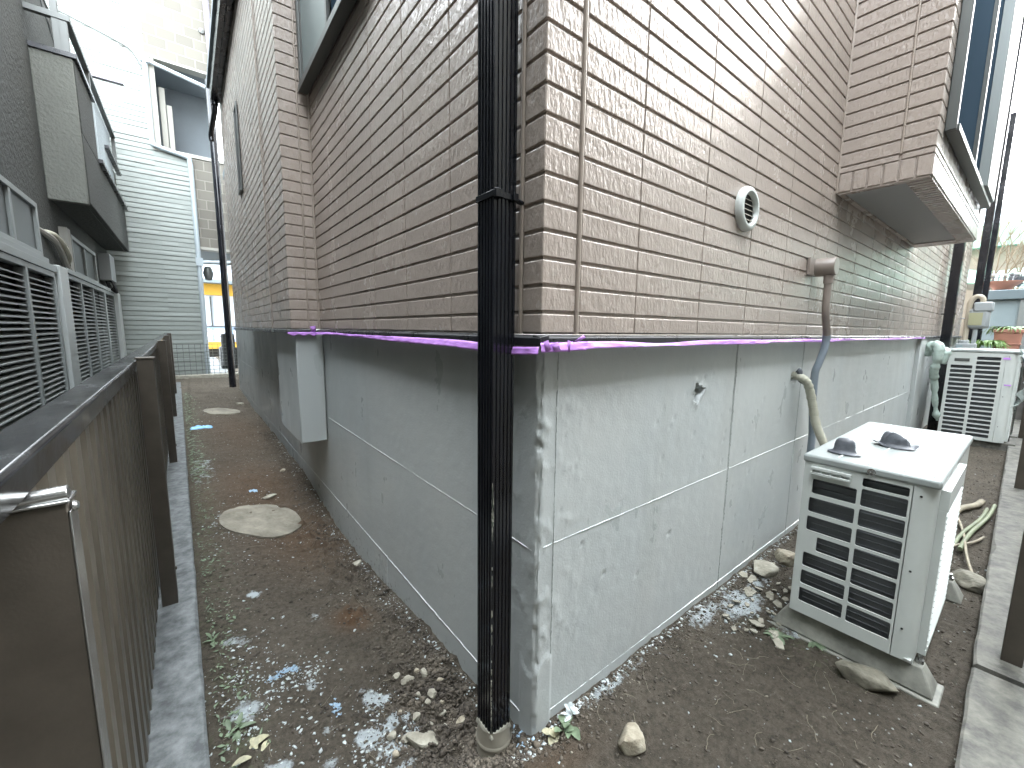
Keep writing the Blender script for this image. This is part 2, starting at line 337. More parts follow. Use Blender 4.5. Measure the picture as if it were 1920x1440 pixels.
# where lime/paint dust and reddish clay lie on the soil
dust = np.zeros(nx*ny); red = np.zeros(nx*ny); green = np.zeros(nx*ny)
px, py = co[:,0], co[:,1]
for (cx_, cy_, r1, r2, st) in ((-.288,.43,.030,.045,1.6),(-.262,.415,.03,.02,1.2),(-.335,.30,.045,.045,1.5),(-.27,.315,.05,.03,1.3),(-.31,.24,.05,.04,1.0),(-.30,.17,.06,.03,1.0),(-.24,.26,.03,.03,.9),(-.47,.69,.035,.02,.9),(-.43,.60,.03,.03,.9),(-.60,.60,.06,.05,.8),(-.56,.35,.05,.05,.8),(-.42,.40,.03,.03,.6),(-.45,.30,.03,.03,.6),(-.60,.95,.06,.06,.6),(-.52,1.25,.03,.03,.8),(-.34,.97,.03,.04,.7),(-.44,2.05,.24,.14,.6),(-.55,2.2,.08,.06,.7),
                               (1.02,-.10,.14,.08,1.2),(.85,-.05,.16,.04,.9),(1.25,-.08,.2,.05,.8),(1.0,-.28,.05,.10,.7),(-.66,3.3,.12,.6,.5),(.25,-.03,.2,.03,.8),(-.1,.30,.05,.06,.5)):
    e = ((px-cx_)/r1)**2+((py-cy_)/r2)**2
    dust = np.maximum(dust, st*np.exp(-e))
for (cx_, cy_, r1, r2, st) in ((-.215,.885,.07,.09,1.4),(-.22,1.9,.25,.5,.8),(-.35,2.7,.3,.8,.75),(-.05,-.10,.15,.06,.6),(-.3,4.5,.3,1.2,.5)):
    red = np.maximum(red, st*.8*np.exp(-(((px-cx_)/r1)**2+((py-cy_)/r2)**2)))
for (cx_, cy_, r1, r2, st) in ((-.64,.40,.07,.5,.7),(-.68,2.8,.08,2.0,.8),(.95,-.33,.08,.16,.9),(-.74,5.5,.1,2.,.6)):
    green = np.maximum(green, st*np.exp(-(((px-cx_)/r1)**2+((py-cy_)/r2)**2)))
dn = fbm(px, py, 28, 5, 21, .7); dust = np.clip(np.clip(dust,0,1.2)*.75-.02 + (dn-.5)*1.1, 0, 1)*(dust > .05)
at = gm.attributes.new("patch", 'FLOAT_COLOR', 'POINT')
at.data.foreach_set("color", np.stack([dust, red, green, np.ones_like(red)], 1).ravel())
def soil_mat():
    m = mat('soil', (0.06,0.05,0.04), 0.95, 0.2); n = m.node_tree.nodes; l = m.node_tree.links; b = n["Principled BSDF"]
    tc = n.new("ShaderNodeTexCoord")
    def nz(sc, det, ro=.6):
        z = n.new("ShaderNodeTexNoise"); z.inputs["Scale"].default_value = sc; z.inputs["Detail"].default_value = det; z.inputs["Roughness"].default_value = ro
        l.new(tc.outputs["Object"], z.inputs["Vector"]); return z
    def ramp(src, p0, c0, p1, c1):
        r = n.new("ShaderNodeValToRGB"); l.new(src, r.inputs[0]); r.color_ramp.elements[0].position = p0; r.color_ramp.elements[1].position = p1
        r.color_ramp.elements[0].color = (*c0,1); r.color_ramp.elements[1].color = (*c1,1); return r.outputs[0]
    def mix(fac, a, c):
        k = n.new("ShaderNodeMix"); k.data_type = 'RGBA'; l.new(fac, k.inputs[0]); l.new(a, k.inputs[6])
        if isinstance(c, tuple): k.inputs[7].default_value = (*c,1)
        else: l.new(c, k.inputs[7])
        return k.outputs[2]
    base = ramp(nz(4, 9, .7).outputs[0], .34, (0.045,0.038,0.029), .68, (0.128,0.109,0.085))
    fine = ramp(nz(55, 6, .8).outputs[0], .35, (0.034,0.029,0.023), .70, (0.185,0.160,0.125))
    k = n.new("ShaderNodeMix"); k.data_type = 'RGBA'; k.inputs[0].default_value = .55; l.new(base, k.inputs[6]); l.new(fine, k.inputs[7]); c = k.outputs[2]
    at = n.new("ShaderNodeAttribute"); at.attribute_name = "patch"; sp = n.new("ShaderNodeSeparateColor"); l.new(at.outputs[0], sp.inputs[0])
    mm = n.new("ShaderNodeMath"); mm.operation = 'MULTIPLY'; l.new(sp.outputs[1], mm.inputs[0]); mm.inputs[1].default_value = .65
    c = mix(mm.outputs[0], c, (0.115,0.058,0.025))
    g = n.new("ShaderNodeMath"); g.operation = 'MULTIPLY'; l.new(sp.outputs[2], g.inputs[0])
    gm_ = ramp(nz(30, 6, .8).outputs[0], .50, (0,0,0), .62, (1,1,1)); l.new(gm_, g.inputs[1])
    c = mix(g.outputs[0], c, (0.11,0.125,0.07))
    # small pale specks of lime everywhere
    v = n.new("ShaderNodeTexVoronoi"); v.inputs["Scale"].default_value = 42; l.new(tc.outputs["Object"], v.inputs["Vector"])
    s1 = ramp(v.outputs["Distance"], .07, (1,1,1), .16, (0,0,0)); s2 = ramp(nz(7, 4).outputs[0], .50, (0,0,0), .62, (1,1,1))
    q = n.new("ShaderNodeMath"); q.operation = 'MULTIPLY'; l.new(s1, q.inputs[0]); l.new(s2, q.inputs[1])
    c = mix(q.outputs[0], c, (0.45,0.46,0.42))
    da = n.new("ShaderNodeMath"); da.operation = 'ADD'; l.new(sp.outputs[0], da.inputs[0]); l.new(nz(70, 7, .8).outputs[0], da.inputs[1])
    dm = n.new("ShaderNodeMapRange"); l.new(da.outputs[0], dm.inputs[0]); dm.inputs[1].default_value = .86; dm.inputs[2].default_value = 1.12; dm.inputs[3].default_value = 0; dm.inputs[4].default_value = 1
    dq = n.new("ShaderNodeMath"); dq.operation = 'MULTIPLY'; l.new(dm.outputs[0], dq.inputs[0]); dq.inputs[1].default_value = .92
    c = mix(dq.outputs[0], c, (0.50,0.55,0.57))
    l.new(c, b.inputs["Base Color"])
    b1 = n.new("ShaderNodeBump"); b1.inputs["Strength"].default_value = 1.0; b1.inputs["Distance"].default_value = .016; l.new(nz(75, 9, .8).outputs[0], b1.inputs["Height"])
    b2 = n.new("ShaderNodeBump"); b2.inputs["Strength"].default_value = .8; b2.inputs["Distance"].default_value = .004; l.new(nz(260, 3, .7).outputs[0], b2.inputs["Height"]); l.new(b1.outputs[0], b2.inputs["Normal"])
    l.new(b2.outputs[0], b.inputs["Normal"]); return m
MT['soil'] = soil_mat()
gm.materials.append(MT['soil'])
go = bpy.data.objects.new("ground", gm); COL.objects.link(go); tag(go, 'bare dark brown soil of the narrow yard round the house', kind='structure')

# ------------------------------------------------------------------ kerbs under the fences
def kerb(name, x0f, x1f, y0, y1, ztop, m, along='y', seed=3, step=.02, zb=-.4, label=''):
    mb = MB(); N = max(4, int((y1-y0)/step)); prof = None
    for i in range(N+1):
        t = y0+(y1-y0)*i/N; a, b = x0f(t), x1f(t); cz = .006+.012*max(0, noise.noise(Vector((t*4, seed, 0))))
        wob = .004*noise.noise(Vector((t*7, seed*3, 1)))
        pr = [(b+wob, zb), (b+wob, ztop-cz), (b+wob+(cz if a > b else -cz), ztop), (a, ztop+.002), (a, zb)]
        mb.v += [((p, t, z) if along == 'y' else (t, p, z)) for p, z in pr]
    for i in range(N):
        for k in range(4): mb.f.append((i*5+k, i*5+k+1, (i+1)*5+k+1, (i+1)*5+k))
    mb.f.append((0,1,2,3,4)); mb.f.append(tuple(N*5+k for k in (4,3,2,1,0)))
    o = mb.build(name, m, smooth=True, angle=30); return tag(o, label, kind='structure')
LX = lambda y: -.690-.0172*y       # right edge of left kerb
kerb('kerb', lambda y: LX(y)-.24, LX, -1.2, 9.6, -.018, 'kerb', 'y', 3, label='blue grey concrete kerb under the brown fence')
RY = lambda x: -.728+.0135*x
kerb('kerb', lambda x: RY(x)-.35, RY, 1.22, 7.4, .055, 'kerb2', 'x', 5, label='weathered concrete kerb beside the air conditioners')
kerb('kerb', lambda x: RY(x)-.35, RY, -.6, 1.205, .048, 'kerb2', 'x', 9, label='near slab of the weathered concrete kerb')

# ------------------------------------------------------------------ HOUSE
house = root0('house', 'house with glossy taupe brick-pattern siding on a grey painted concrete foundation', 'house')

# foundation: one sheet bent round the corner, real relief
uL = np.concatenate([np.arange(-8.15,-3,.12), np.arange(-3,-1,.03), np.arange(-1,-.15,.012), np.arange(-.15,-.001,.0055)])
uR = np.concatenate([np.arange(.0,.16,.0055), np.arange(.16,1.35,.0085), np.arange(1.35,3.2,.025), np.arange(3.2,7.95,.12), [7.95]])
us = np.concatenate([uL, uR]); zs = np.concatenate([np.arange(-.42,-.12,.03), np.arange(-.12,1.052,.0085)])
U, Zf = np.meshgrid(us, zs)
d = (fbm(U, Zf, 2, 2, 31)-.5)*.004 + (fbm(U, Zf, 40, 2, 33)-.5)*.0012
# casting pits
for k in range(70):
    pu = rng.uniform(.06, 1.6); pz = rng.uniform(.25, .98) if k % 3 else rng.uniform(.55,.85); rr = rng.uniform(.0026,.0048)
    d -= .006*np.exp(-(((U-pu)**2+(Zf-pz)**2)/rr**2))*(abs(pz-.527) > .02)
# rough scabs near the corner and flaking
scab = np.maximum(0, fbm(U, Zf, 26, 4, 41, .65)-.55)*np.exp(-((U-.02)/.16)**2)*sstep(.15,.3,Zf)
d += scab*.014
d += np.maximum(0, fbm(U, Zf, 12, 4, 47)-.66)*.004*(U > -.1)*(U < 1.2)
patch = (np.abs(U+.002) < .058)*(Zf < .17+.02*np.sin(U*60)+.35*np.abs(U)+(fbm(U, Zf, 30, 2, 8)-.5)*.03)
d += patch*.0035
for hu, hz_, hr, dp in ((.758,.866,.030,.05),(1.698,.872,.030,.05)):
    ang = np.arctan2(Zf-hz_, U-hu); rr = np.hypot(U-hu, Zf-hz_)/(1+.25*np.sin(ang*3+1)+.18*np.sin(ang*7))
    d -= dp*(1-sstep(hr*.72, hr*1.02, rr)); d += .004*np.exp(-((rr-hr*1.2)/.008)**2)
cz = .004+.020*np.maximum(0, fbm(Zf*0+3, Zf, 14, 3, 51)-.42)*sstep(.17,.2,Zf)*1.1
cz = cz + .012*np.exp(-((Zf-.80)/.10)**2)*fbm(Zf*0, Zf, 40, 2, 53)
Px = np.where(U >= 0, U, -d*0); Py = np.where(U < 0, -U, 0.0)
Px = np.where(U >= 0, U, -d); Py = np.where(U < 0, -U, -d)
au = np.abs(U); inside = au < cz; t = (cz-au)*.62*inside
rag = (fbm(U*3, Zf, 60, 2, 57)-.5)*.006*inside
Px = Px+t+rag; Py = Py+t+rag
nu, nz_ = len(us), len(zs)
mb = MB(); mb.v = [tuple(p) for p in np.stack([Px.ravel(), Py.ravel(), Zf.ravel()], 1)]
ii = np.arange(nu*nz_).reshape(nz_, nu)
mb.f = [tuple(int(k) for k in r) for r in np.stack([ii[:-1,:-1].ravel(), ii[:-1,1:].ravel(), ii[1:,1:].ravel(), ii[1:,:-1].ravel()], 1)]
def ridge(mb, pts, nrm, w, h, seed):
    # irregular formwork fin standing proud of the concrete
    side = []
    for i, p in enumerate(pts):
        p = Vector(p); t = (Vector(pts[min(i+1,len(pts)-1)])-Vector(pts[max(i-1,0)])).normalized(); s_ = t.cross(nrm)
        a = noise.noise(Vector((i*.37, seed, 0))); b_ = noise.noise(Vector((i*.9, seed, 4)))
        a2 = noise.noise(Vector((i*.06, seed, 9))); ww = w*(.75+.7*a+.3*a2); hh = max(.0, h*(.42+1.0*b_+.7*a2)); c = p+s_*(a*.002)
        side.append((c-s_*ww-nrm*.003, c+nrm*hh, c+s_*ww-nrm*.003))
    o = len(mb.v)
    for a, b_, c in side: mb.v += [tuple(a), tuple(b_), tuple(c)]
    for i in range(len(side)-1):
        k = o+i*3; mb.f += [(k, k+1, k+4, k+3), (k+1, k+2, k+5, k+4)]
NR, NL = Vector((0,-1,0)), Vector((-1,0,0))
def line(a, b, n): a = Vector(a); b = Vector(b); return [tuple(a.lerp(b, i/n)) for i in range(n+1)]
ridge(mb, line((.02,-.001,.524),(4.9,-.001,.530),520), NR, .0026, .0026, 1)
ridge(mb, line((.058,-.001,.028),(4.9,-.001,.032),480), NR, .0026, .0026, 2)
ridge(mb, line((.056,-.001,1.04),(.056,-.001,-.1),170), NR, .0016, .0020, 3)
ridge(mb, line((1.038,-.001,1.04),(1.038,-.001,-.1),190), NR, .0040, .0026, 4)
ridge(mb, line((1.045,-.001,1.04),(1.045,-.001,.3),150), NR, .0022, .0030, 14)
ridge(mb, line((1.79,-.001,1.04),(1.79,-.001,-.1),90), NR, .0022, .0022, 5)
ridge(mb, line((-.001,.02,.514),(-.001,8.0,.514),620), NL, .0024, .0022, 6)
ridge(mb, line((-.001,.06,.012),(-.001,8.0,.02),560), NL, .0022, .0022, 7)
ridge(mb, line((-.001,.034,.17),(-.001,.034,-.1),60), NL, .0012, .0018, 8)
ridge(mb, line((-.001,1.05,.02),(-.001,1.05,-.25),20), NL, .002, .0022, 9)
ridge(mb, line((-.001,3.0,1.04),(-.001,3.0,.0),60), NL, .002, .002, 9)
mb.build('foundation', 'found', house, smooth=True, angle=50)
for a_, b_ in ((4.88,5.20),(7.6,7.95)): MB().box(a_,b_,-.035,.02,-.3,1.045).build('foundation_pier', 'found', house, bevel=.006)
# grey pilaster hanging under the projecting wall
MB().box(-.160,-.004,2.016,2.70,.362,1.046).build('foundation_block', 'found', house, bevel=.008)

# structural mass behind the cladding; unseen upper floors added to block sun and sky
MB().box(.0,7.95,.0,2.6,1.07,5.6).box(.02,7.93,.02,2.58,5.69,8.4).box(.0,7.95,2.6,8.1,1.07,3.6).box(.95,7.95,2.6,8.1,3.71,10.2).box(-.165,.0,2.03,5.56,1.07,3.60).build('wall_core', 'siding', house)
# cladding boards
ROW0, RH = 1.1215, .0608
def rows(z0, z1):
    r = []; a = z0; k = 0
    b = ROW0
    while b < z1-.01:
        if b > a+.008: r.append((a, b)); a = b
        b += RH
    r.append((a, z1)); return r
def tiles(mb, P, ulist, rws, gx=.0014, gz_=.0037, dp=.0055, ch=.0022):
    # P(u, z, depth) -> xyz ; one bevelled raised tile per cell, plus the groove sheet
    for (a, b) in ulist:
        for (z0, z1) in rws:
            g = gz_
            o = [(a+gx, z0+g), (b-gx, z0+g), (b-gx, z1-g), (a+gx, z1-g)]
            i_ = [(a+gx+ch, z0+g+ch), (b-gx-ch, z0+g+ch), (b-gx-ch, z1-g-ch*1.3), (a+gx+ch, z1-g-ch*1.3)]
            j = random.uniform(-.0003, .0003)
            vs = [P(u, z, -dp) for u, z in o]+[P(u, z, -.0012) for u, z in ((a+gx+.0006, z0+g+.0006),(b-gx-.0006, z0+g+.0006),(b-gx-.0006, z1-g-.0006),(a+gx+.0006, z1-g-.0006))]+[P(u, z, j) for u, z in i_]
            mb.add(vs, [(8,9,10,11),(4,5,9,8),(5,6,10,9),(6,7,11,10),(7,4,8,11),(0,1,5,4),(1,2,6,5),(2,3,7,6),(3,0,4,7)])
def sheet(mb, P, a, b, z0, z1, dp=.0055):
    mb.add([P(a,z0,-dp),P(b,z0,-dp),P(b,z1,-dp),P(a,z1,-dp)], [(0,1,2,3)])
PR = lambda u, z, d_: (u, -.02-d_, z)           # right wall, faces -Y
PL = lambda u, z, d_: (-.02-d_, -u, z)          # side wall, faces -X (u = -Y)
PB = lambda u, z, d_: (u, 2.016-d_, z)          # front of the projecting wall
PF = lambda u, z, d_: (-.1815-d_, -u, z)        # side of the projecting wall
jr = [.105, .335, .6825]
while jr[-1] < 7.9: jr.append(jr[-1]+.3475)
jr[-1] = 7.95
jr = [j for j in jr if j <= 7.95]
mb = MB()
R55 = rows(1.07, 5.6)
tiles(mb, PR, [(-.0195, .090)], R55, gx=0.0); tiles(mb, PR, [(jr[i], jr[i+1]) for i in range(len(jr)-1)], R55)
sheet(mb, PR, -.0135, 7.95, 1.07, 5.6)
mb.build('siding', 'siding', house)
c_ = MB(); c_.tube([(.0975,-.0185,1.07),(.0975,-.0185,5.6)], .0062, 8); c_.build('joint_seal', 'caulk', house, smooth=True)
jl = [.064, .395, .7195, 1.044, 1.368, 1.693, 2.016]
mb = MB()
tiles(mb, PL, [(-.050, .0195)], R55, gx=0.0); tiles(mb, PL, [(-jl[i+1], -jl[i]) for i in range(6)], R55)
sheet(mb, PL, -2.03, .0135, 1.07, 5.6); mb.build('siding', 'siding', house)
c_ = MB(); c_.tube([(-.0185,.057,1.07),(-.0185,.057,5.6)], .0058, 8); c_.tube([(-.024,2.012,1.07),(-.024,2.012,5.6)], .006, 8); c_.build('joint_seal', 'caulk', house, smooth=True)
R37 = rows(1.07, 3.74)
mb = MB()
tiles(mb, PB, [(-.181, -.086), (-.078, -.028)], R37, gx=.0005); sheet(mb, PB, -.175, -.02, 1.07, 3.74)
c_ = MB(); c_.tube([(-.082,2.0175,1.07),(-.082,2.0175,3.74)], .0050, 8); c_.build('joint_seal', 'caulk', house, smooth=True)
jf = [2.10, 2.16, 2.40, 2.64]
while jf[-1] < 5.5: jf.append(jf[-1]+.3245)
jf[-1] = 5.58
WY0, WY1, WZ0, WZ1 = 3.86, 4.03, 2.32, 3.02
tiles(mb, PF, [(-2.155, -2.0155)], R37, gx=.0005)
cells = [(-jf[i+1], -jf[i]) for i in range(1, len(jf)-1)]
for c in cells:
    for rw in R37:
        if c[1] > -WY1-.02 and c[0] < -WY0+.02 and rw[1] > WZ0-.01 and rw[0] < WZ1+.01:
            a, b = c
            if a < -WY1-.03: tiles(mb, PF, [(a, -WY1-.02)], [rw])
            if b > -WY0+.03: tiles(mb, PF, [(-WY0+.02, b)], [rw])
            continue
        tiles(mb, PF, [c], [rw])
sheet(mb, PF, -5.58, -2.022, 1.07, WZ0); sheet(mb, PF, -5.58, -2.022, WZ1, 3.74)
sheet(mb, PF, -WY0, -2.022, WZ0, WZ1); sheet(mb, PF, -5.58, -WY1, WZ0, WZ1)
mb.box(-.18,-.0,5.581,5.60,1.07,3.74)
mb.build('siding', 'siding', house)
c_ = MB(); c_.tube([(-.187,2.645,1.07),(-.187,2.645,3.74)], .0035, 6); c_.build('joint_seal', 'caulk', house)
# narrow window of the projecting wall
w = MB()
w.box(-.196,-.186,WY0-.022,WY0,WZ0-.02,WZ1+.02).box(-.196,-.186,WY1,WY1+.022,WZ0-.02,WZ1+.02).box(-.196,-.186,WY0,WY1,WZ1,WZ1+.02).box(-.205,-.186,WY0,WY1,WZ0-.022,WZ0)
wo = w.build('window', 'alu_dark', house, bevel=.002)
MB().box(-.1895,-.170,WY0,WY1,WZ0,WZ1).build('pane', 'dark', wo)

# drip flashing
mb = MB()
def drip(mb, a, b, n):      # path at the wall face, outward normal n; cross-section swept
    a = Vector(a); b = Vector(b); n = Vector(n)
    pr = [(.0,1.0695),(.024,1.0655),(.0285,1.062),(.0285,1.044),(.022,1.044),(.0,1.044)]
    vs = [tuple(p+n*o+Vector((0,0,z))) for p in (a, b) for o, z in pr]; k = len(pr)
    mb.add(vs, [tuple([i, (i+1)%k, (i+1)%k+k, i+k]) for i in range(k)]+[tuple(range(k-1,-1,-1)), tuple(range(k,2*k))])
drip(mb, (-.0445,-.018,0), (7.95,-.018,0), (0,-1,0))
drip(mb, (-.018,1.99,0), (-.018,-.0465,0), (-1,0,0))
drip(mb, (-.208,2.018,0), (-.0465,2.018,0), (0,-1,0))
drip(mb, (-.1795,5.6,0), (-.1795,2.018,0), (-1,0,0))
mb.build('drip_flashing', 'flash', house, bevel=.0015)
MB().box(-.178,.0,2.72,5.58,1.040,1.0685).build('soffit', 'flash', house)

# round vent cap
v = MB(); vc = (.957,-.020,1.5215)
v.lathe([(.058,.0),(.076,.0),(.077,.012),(.073,.020),(.066,.024),(.058,.024),(.052,.014),(.050,-.008),(.050,-.012)], vc, (0,-1,0), 40)
vo = v.build('vent_cover', 'white_pl', house, smooth=True, angle=50)
s_ = MB()
for k in range(5):
    z = 1.5215-.034+k*.017; hw = math.sqrt(max(0, .050**2-(z-1.5215)**2))
    s_.add([(vc[0]-hw,-.034,z-.004),(vc[0]+hw,-.034,z-.004),(vc[0]+hw,-.022,z+.006),(vc[0]-hw,-.022,z+.006),(vc[0]-hw,-.034,z-.0055),(vc[0]+hw,-.034,z-.0055),(vc[0]+hw,-.022,z+.0045),(vc[0]-hw,-.022,z+.0045)],
           [(0,1,2,3),(7,6,5,4),(0,4,5,1),(1,5,6,2),(2,6,7,3),(3,7,4,0)])
s_.build('louvre', 'beige', vo)
MB().lathe([(.0,.0075),(.0505,.0075)], vc, (0,-1,0), 32).build('vent_opening', 'dark', vo)

# round junction box and conduit
j = MB(); j.lathe([(.0,.0),(.042,.0),(.042,.085),(.039,.090),(.0,.090)], (1.738,-.022,1.392), (0,-1,0), 30)
j.box(1.64,1.74,-.034,-.0215,1.352,1.432)
jo = j.build('junction_box', 'brown_pipe', house, bevel=.002, angle=40)
def smooth_path(P, n=8):
    P = [Vector(p) for p in P]; out = []
    for i in range(len(P)-1):
        p0 = P[max(i-1,0)]; p1 = P[i]; p2 = P[i+1]; p3 = P[min(i+2,len(P)-1)]
        for k in range(n):
            t = k/n; out.append(.5*((2*p1)+(-p0+p2)*t+(2*p0-5*p1+4*p2-p3)*t*t+(-p0+3*p1-3*p2+p3)*t**3))
    out.append(P[-1]); return out
pth = smooth_path([(1.738,-.085,1.36),(1.738,-.085,1.30),(1.741,-.086,1.20),(1.765,-.086,1.14),(1.80,-.085,1.085),(1.812,-.082,1.05),(1.812,-.078,1.00),(1.802,-.065,.93),(1.80,-.055,.88),(1.83,-.05,.74),(1.885,-.045,.60),(1.90,-.045,.48),(1.90,-.045,-.02)], 7)
cut = next(i for i, p in enumerate(pth) if p.z < 1.075)
a = MB(); a.tube(pth[:cut+1], .0165, 12); a.tube([(1.738,-.085,1.352),(1.738,-.085,1.315)], .0205, 12); a.build('conduit_pipe', 'brown_pipe', house, smooth=True, angle=60)
a = MB(); a.tube(pth[cut:], .0175, 12, rs=[.0178 if i < 6 else .0172 for i in range(len(pth)-cut)]); a.build('conduit_pipe', 'grey_pipe', house, smooth=True, angle=60)

# downspout at the corner: square ribbed pipe set in a round ground pipe
dsx0, dsx1, dsy0, dsy1 = -.108, -.046, .046, .112
def ribbed(mb, x0, x1, y0, y1, z0, z1, n=5, d_=.0025):
    prof = []
    def side(a, b, nrm):
        a = Vector(a); b = Vector(b); nrm = Vector(nrm); m_ = 2*n+1
        for k in range(m_):
            t0 = k/m_; off = 0 if k % 2 == 0 else -d_
            prof.append(a.lerp(b, t0+.0)+nrm*off); prof.append(a.lerp(b, (k+1)/m_-.004)+nrm*off)
    side((x0,y0),(x1,y0),(0,-1)); side((x1,y0),(x1,y1),(1,0)); side((x1,y1),(x0,y1),(0,1)); side((x0,y1),(x0,y0),(-1,0))
    k = len(prof); vs = [(p.x,p.y,z) for z in (z0,z1) for p in prof]
    mb.add(vs, [(i,(i+1)%k,(i+1)%k+k,i+k) for i in range(k)]+[tuple(range(k,2*k)), tuple(range(k-1,-1,-1))])
mb = MB(); ribbed(mb, dsx0, dsx1, dsy0, dsy1, .012, 5.5)
dso = mb.build('downspout', 'black', house)
# clamp
cl = MB(); e = .0035
for (z0, z1) in ((1.372,1.386),(3.6,3.614)):
    cl.box(dsx0-e,dsx1+e,dsy0-e,dsy0-.0005,z0,z1).box(dsx0-e,dsx1+e,dsy1+.0005,dsy1+e,z0,z1).box(dsx0-e,dsx0-.0005,dsy0-.0005,dsy1+.0005,z0,z1).box(dsx1+.0005,dsx1+e,dsy0-.0005,dsy1+.0005,z0,z1)
    cl.box(dsx0-.003,dsx0+.018,dsy0-.011,dsy0-e,z0-.002,z1+.002).box(dsx1-.014,dsx1+.0,dsy0-.010,dsy0-e,z0-.001,z1+.001)
    cl.tube([(dsx1+.002,dsy0+.01,z0+.007),(-.018,dsy0+.01,z0+.003)], .006, 8)
cl.build('clamp', 'black', dso, bevel=.001)
# paint worn through along the arris
wr = MB()
for k in range(48):
    z = random.choice((random.gauss(.30,.14), random.gauss(.62,.03), random.gauss(.08,.05), random.uniform(.02,.6))); z = max(.02, min(.98, z)); h = random.uniform(.004,.026); w_ = random.uniform(.0006,.0022) if abs(z-.62)>.03 else random.uniform(.002,.006)
    wr.add([(dsx0-.0006,dsy0-.0006,z),(dsx0+w_,dsy0-.0006,z+h*.3),(dsx0+w_*.6,dsy0-.0006,z+h),(dsx0-.0006,dsy0-.0006,z+h*1.1),(dsx0-.0006,dsy0+w_*.8,z+h*.6)], [(0,1,2,3),(0,3,4)])
wr.build('bare_patch', 'mortar', dso)
# bare grey ground pipe with a mortar collar
g_ = MB(); cxp, cyp = (dsx0+dsx1)/2+.001, (dsy0+dsy1)/2-.001
g_.lathe([(.047,-.12),(.047,-.012),(.044,.004),(.0445,.022)], (cxp, cyp, 0), n=30)
g_.lathe([(.0485,-.035),(.0495,-.03),(.0495,-.024),(.0475,-.020)], (cxp, cyp, 0), n=30)
g_.build('ground_pipe', 'pvc', dso, smooth=True, angle=40)
mb = MB(); mb.box(dsx0-.004,dsx1+.004,dsy0-.004,dsy1+.004,.004,.018,top=(dsx0-.001,dsx1+.001,dsy0-.001,dsy1+.001)); mb.build('pipe_collar', 'mortar', dso, bevel=.002)

# farther downspouts along the right wall
for (x0, x1, y0, y1, zt) in ((5.93,6.03,-.125,-.045,5.5),(7.93,8.03,-.17,-.09,5.5),(8.42,8.52,-.20,-.12,4.1)):
    mb = MB(); ribbed(mb, x0, x1, y0, y1, -.05, zt, 3, .003)
    o = mb.build('downspout', 'black', house)
    c2 = MB().box(x0-.006,x1+.006,y0-.006,y0-.001,1.30,1.32)
    if zt > 5: c2.tube([((x0+x1)/2,y1,1.31),((x0+x1)/2,-.0,1.31)], .008, 6)
    c2.build('clamp', 'black', o)
# gutter over the projecting wall with its elbow and pole-like downspout
mb = MB()
for (x0, x1, z0, z1) in ((-.275,-.262,3.66,3.80),(-.275,-.195,3.652,3.665),(-.200,-.187,3.655,3.80),(-.235,-.228,3.640,3.652)):
    mb.box(x0, x1, 1.9, 5.47, z0, z1)
mb.box(-.262,-.20,5.46,5.47,3.666,3.79)
gut = mb.build('gutter', 'flash', house, bevel=.003)
pth = smooth_path([(-.235,5.40,3.66),(-.235,5.42,3.58),(-.25,5.55,3.50),(-.27,5.78,3.42),(-.27,5.80,3.34)], 5)
a = MB(); a.tube(pth, .028, 10); a.tube([(-.235,5.40,3.70),(-.235,5.40,3.60)], .036, 10); a.build('elbow', 'black', gut, smooth=True, angle=60)
a = MB(); a.tube([(-.085,8.42,-.1),(-.085,8.42,3.2),(-.09,8.42,5.2)], .055, 12); a.build('downspout', 'black', house, smooth=True, angle=50)
MB().box(-.30,2.0,2.0,5.5,3.80,3.86).box(-.25,8.3,-.5,2.7,5.6,5.68).box(.0,8.3,2.7,8.3,3.60,3.70).build('roof', 'roof_grey', house)

# sliding window in the side wall
w = MB(); wy0, wy1, wz0, wz1 = .98, 1.985, 2.43, 3.35
w.box(-.078,-.0275,wy0-.03,wy1+.012,wz0-.035,wz0)                 # sill
w.box(-.072,-.0275,wy0-.03,wy0,wz0,wz1).box(-.072,-.0275,wy1-.02,wy1+.012,wz0,wz1).box(-.075,-.0275,wy0-.03,wy1+.012,wz1,wz1+.03)
win = w.build('window', 'alu_dark', house, bevel=.002)
w = MB()
def sash(w, x, y0, y1, z0, z1, t=.028):
    w.box(x-.012,x,y0,y0+t,z0,z1).box(x-.012,x,y1-t,y1,z0,z1).box(x-.012,x,y0+t,y1-t,z0,z0+t).box(x-.012,x,y0+t,y1-t,z1-t,z1)
sash(w, -.050, 1.44, wy1-.021, wz0+.001, wz1-.001); sash(w, -.034, wy0+.001, 1.50, wz0+.001, wz1-.001)
w.build('frame', 'alu_dark', win, bevel=.0015)
MB().box(-.058,-.055,1.469,wy1-.05,wz0+.03,wz1-.03).build('pane', 'frost', win)
MB().box(-.041,-.038,wy0+.03,1.436,wz0+.03,wz1-.03).build('pane', 'blueglass', win)

# bay on the right wall
bay = MB(); bx0, bx1, by, bz = 1.94, 3.98, -.363, 1.775
bay.box(bx0+.007,bx1-.007,by+.007,-.013,bz+.004,5.55)
Pn = lambda u, z, d_: (1.94-d_, -u, z)          # near end, faces -X ; u=-y
Pf = lambda u, z, d_: (u, by-d_, z)             # front
gap = .0045
def soldier(mb, P, a, b, z0, z1, wd):
    n = max(1, round((b-a)/wd)); w_ = (b-a)/n
    for k in range(n): tiles(mb, P, [(a+k*w_, a+(k+1)*w_)], [(z0, z1)], gx=.0042, gz_=.001)
soldier(bay, Pn, .026, .3625, bz, 1.862, .0605)
soldier(bay, Pf, bx0, bx1, bz, 1.862, .0605)
rr_ = [(1.862, 1.892)]; zz = 1.892
while zz < 5.5: rr_.append((zz, zz+RH)); zz += RH
tiles(bay, Pn, [(.026, .246), (.254, .3625)], rr_, gx=.0005)
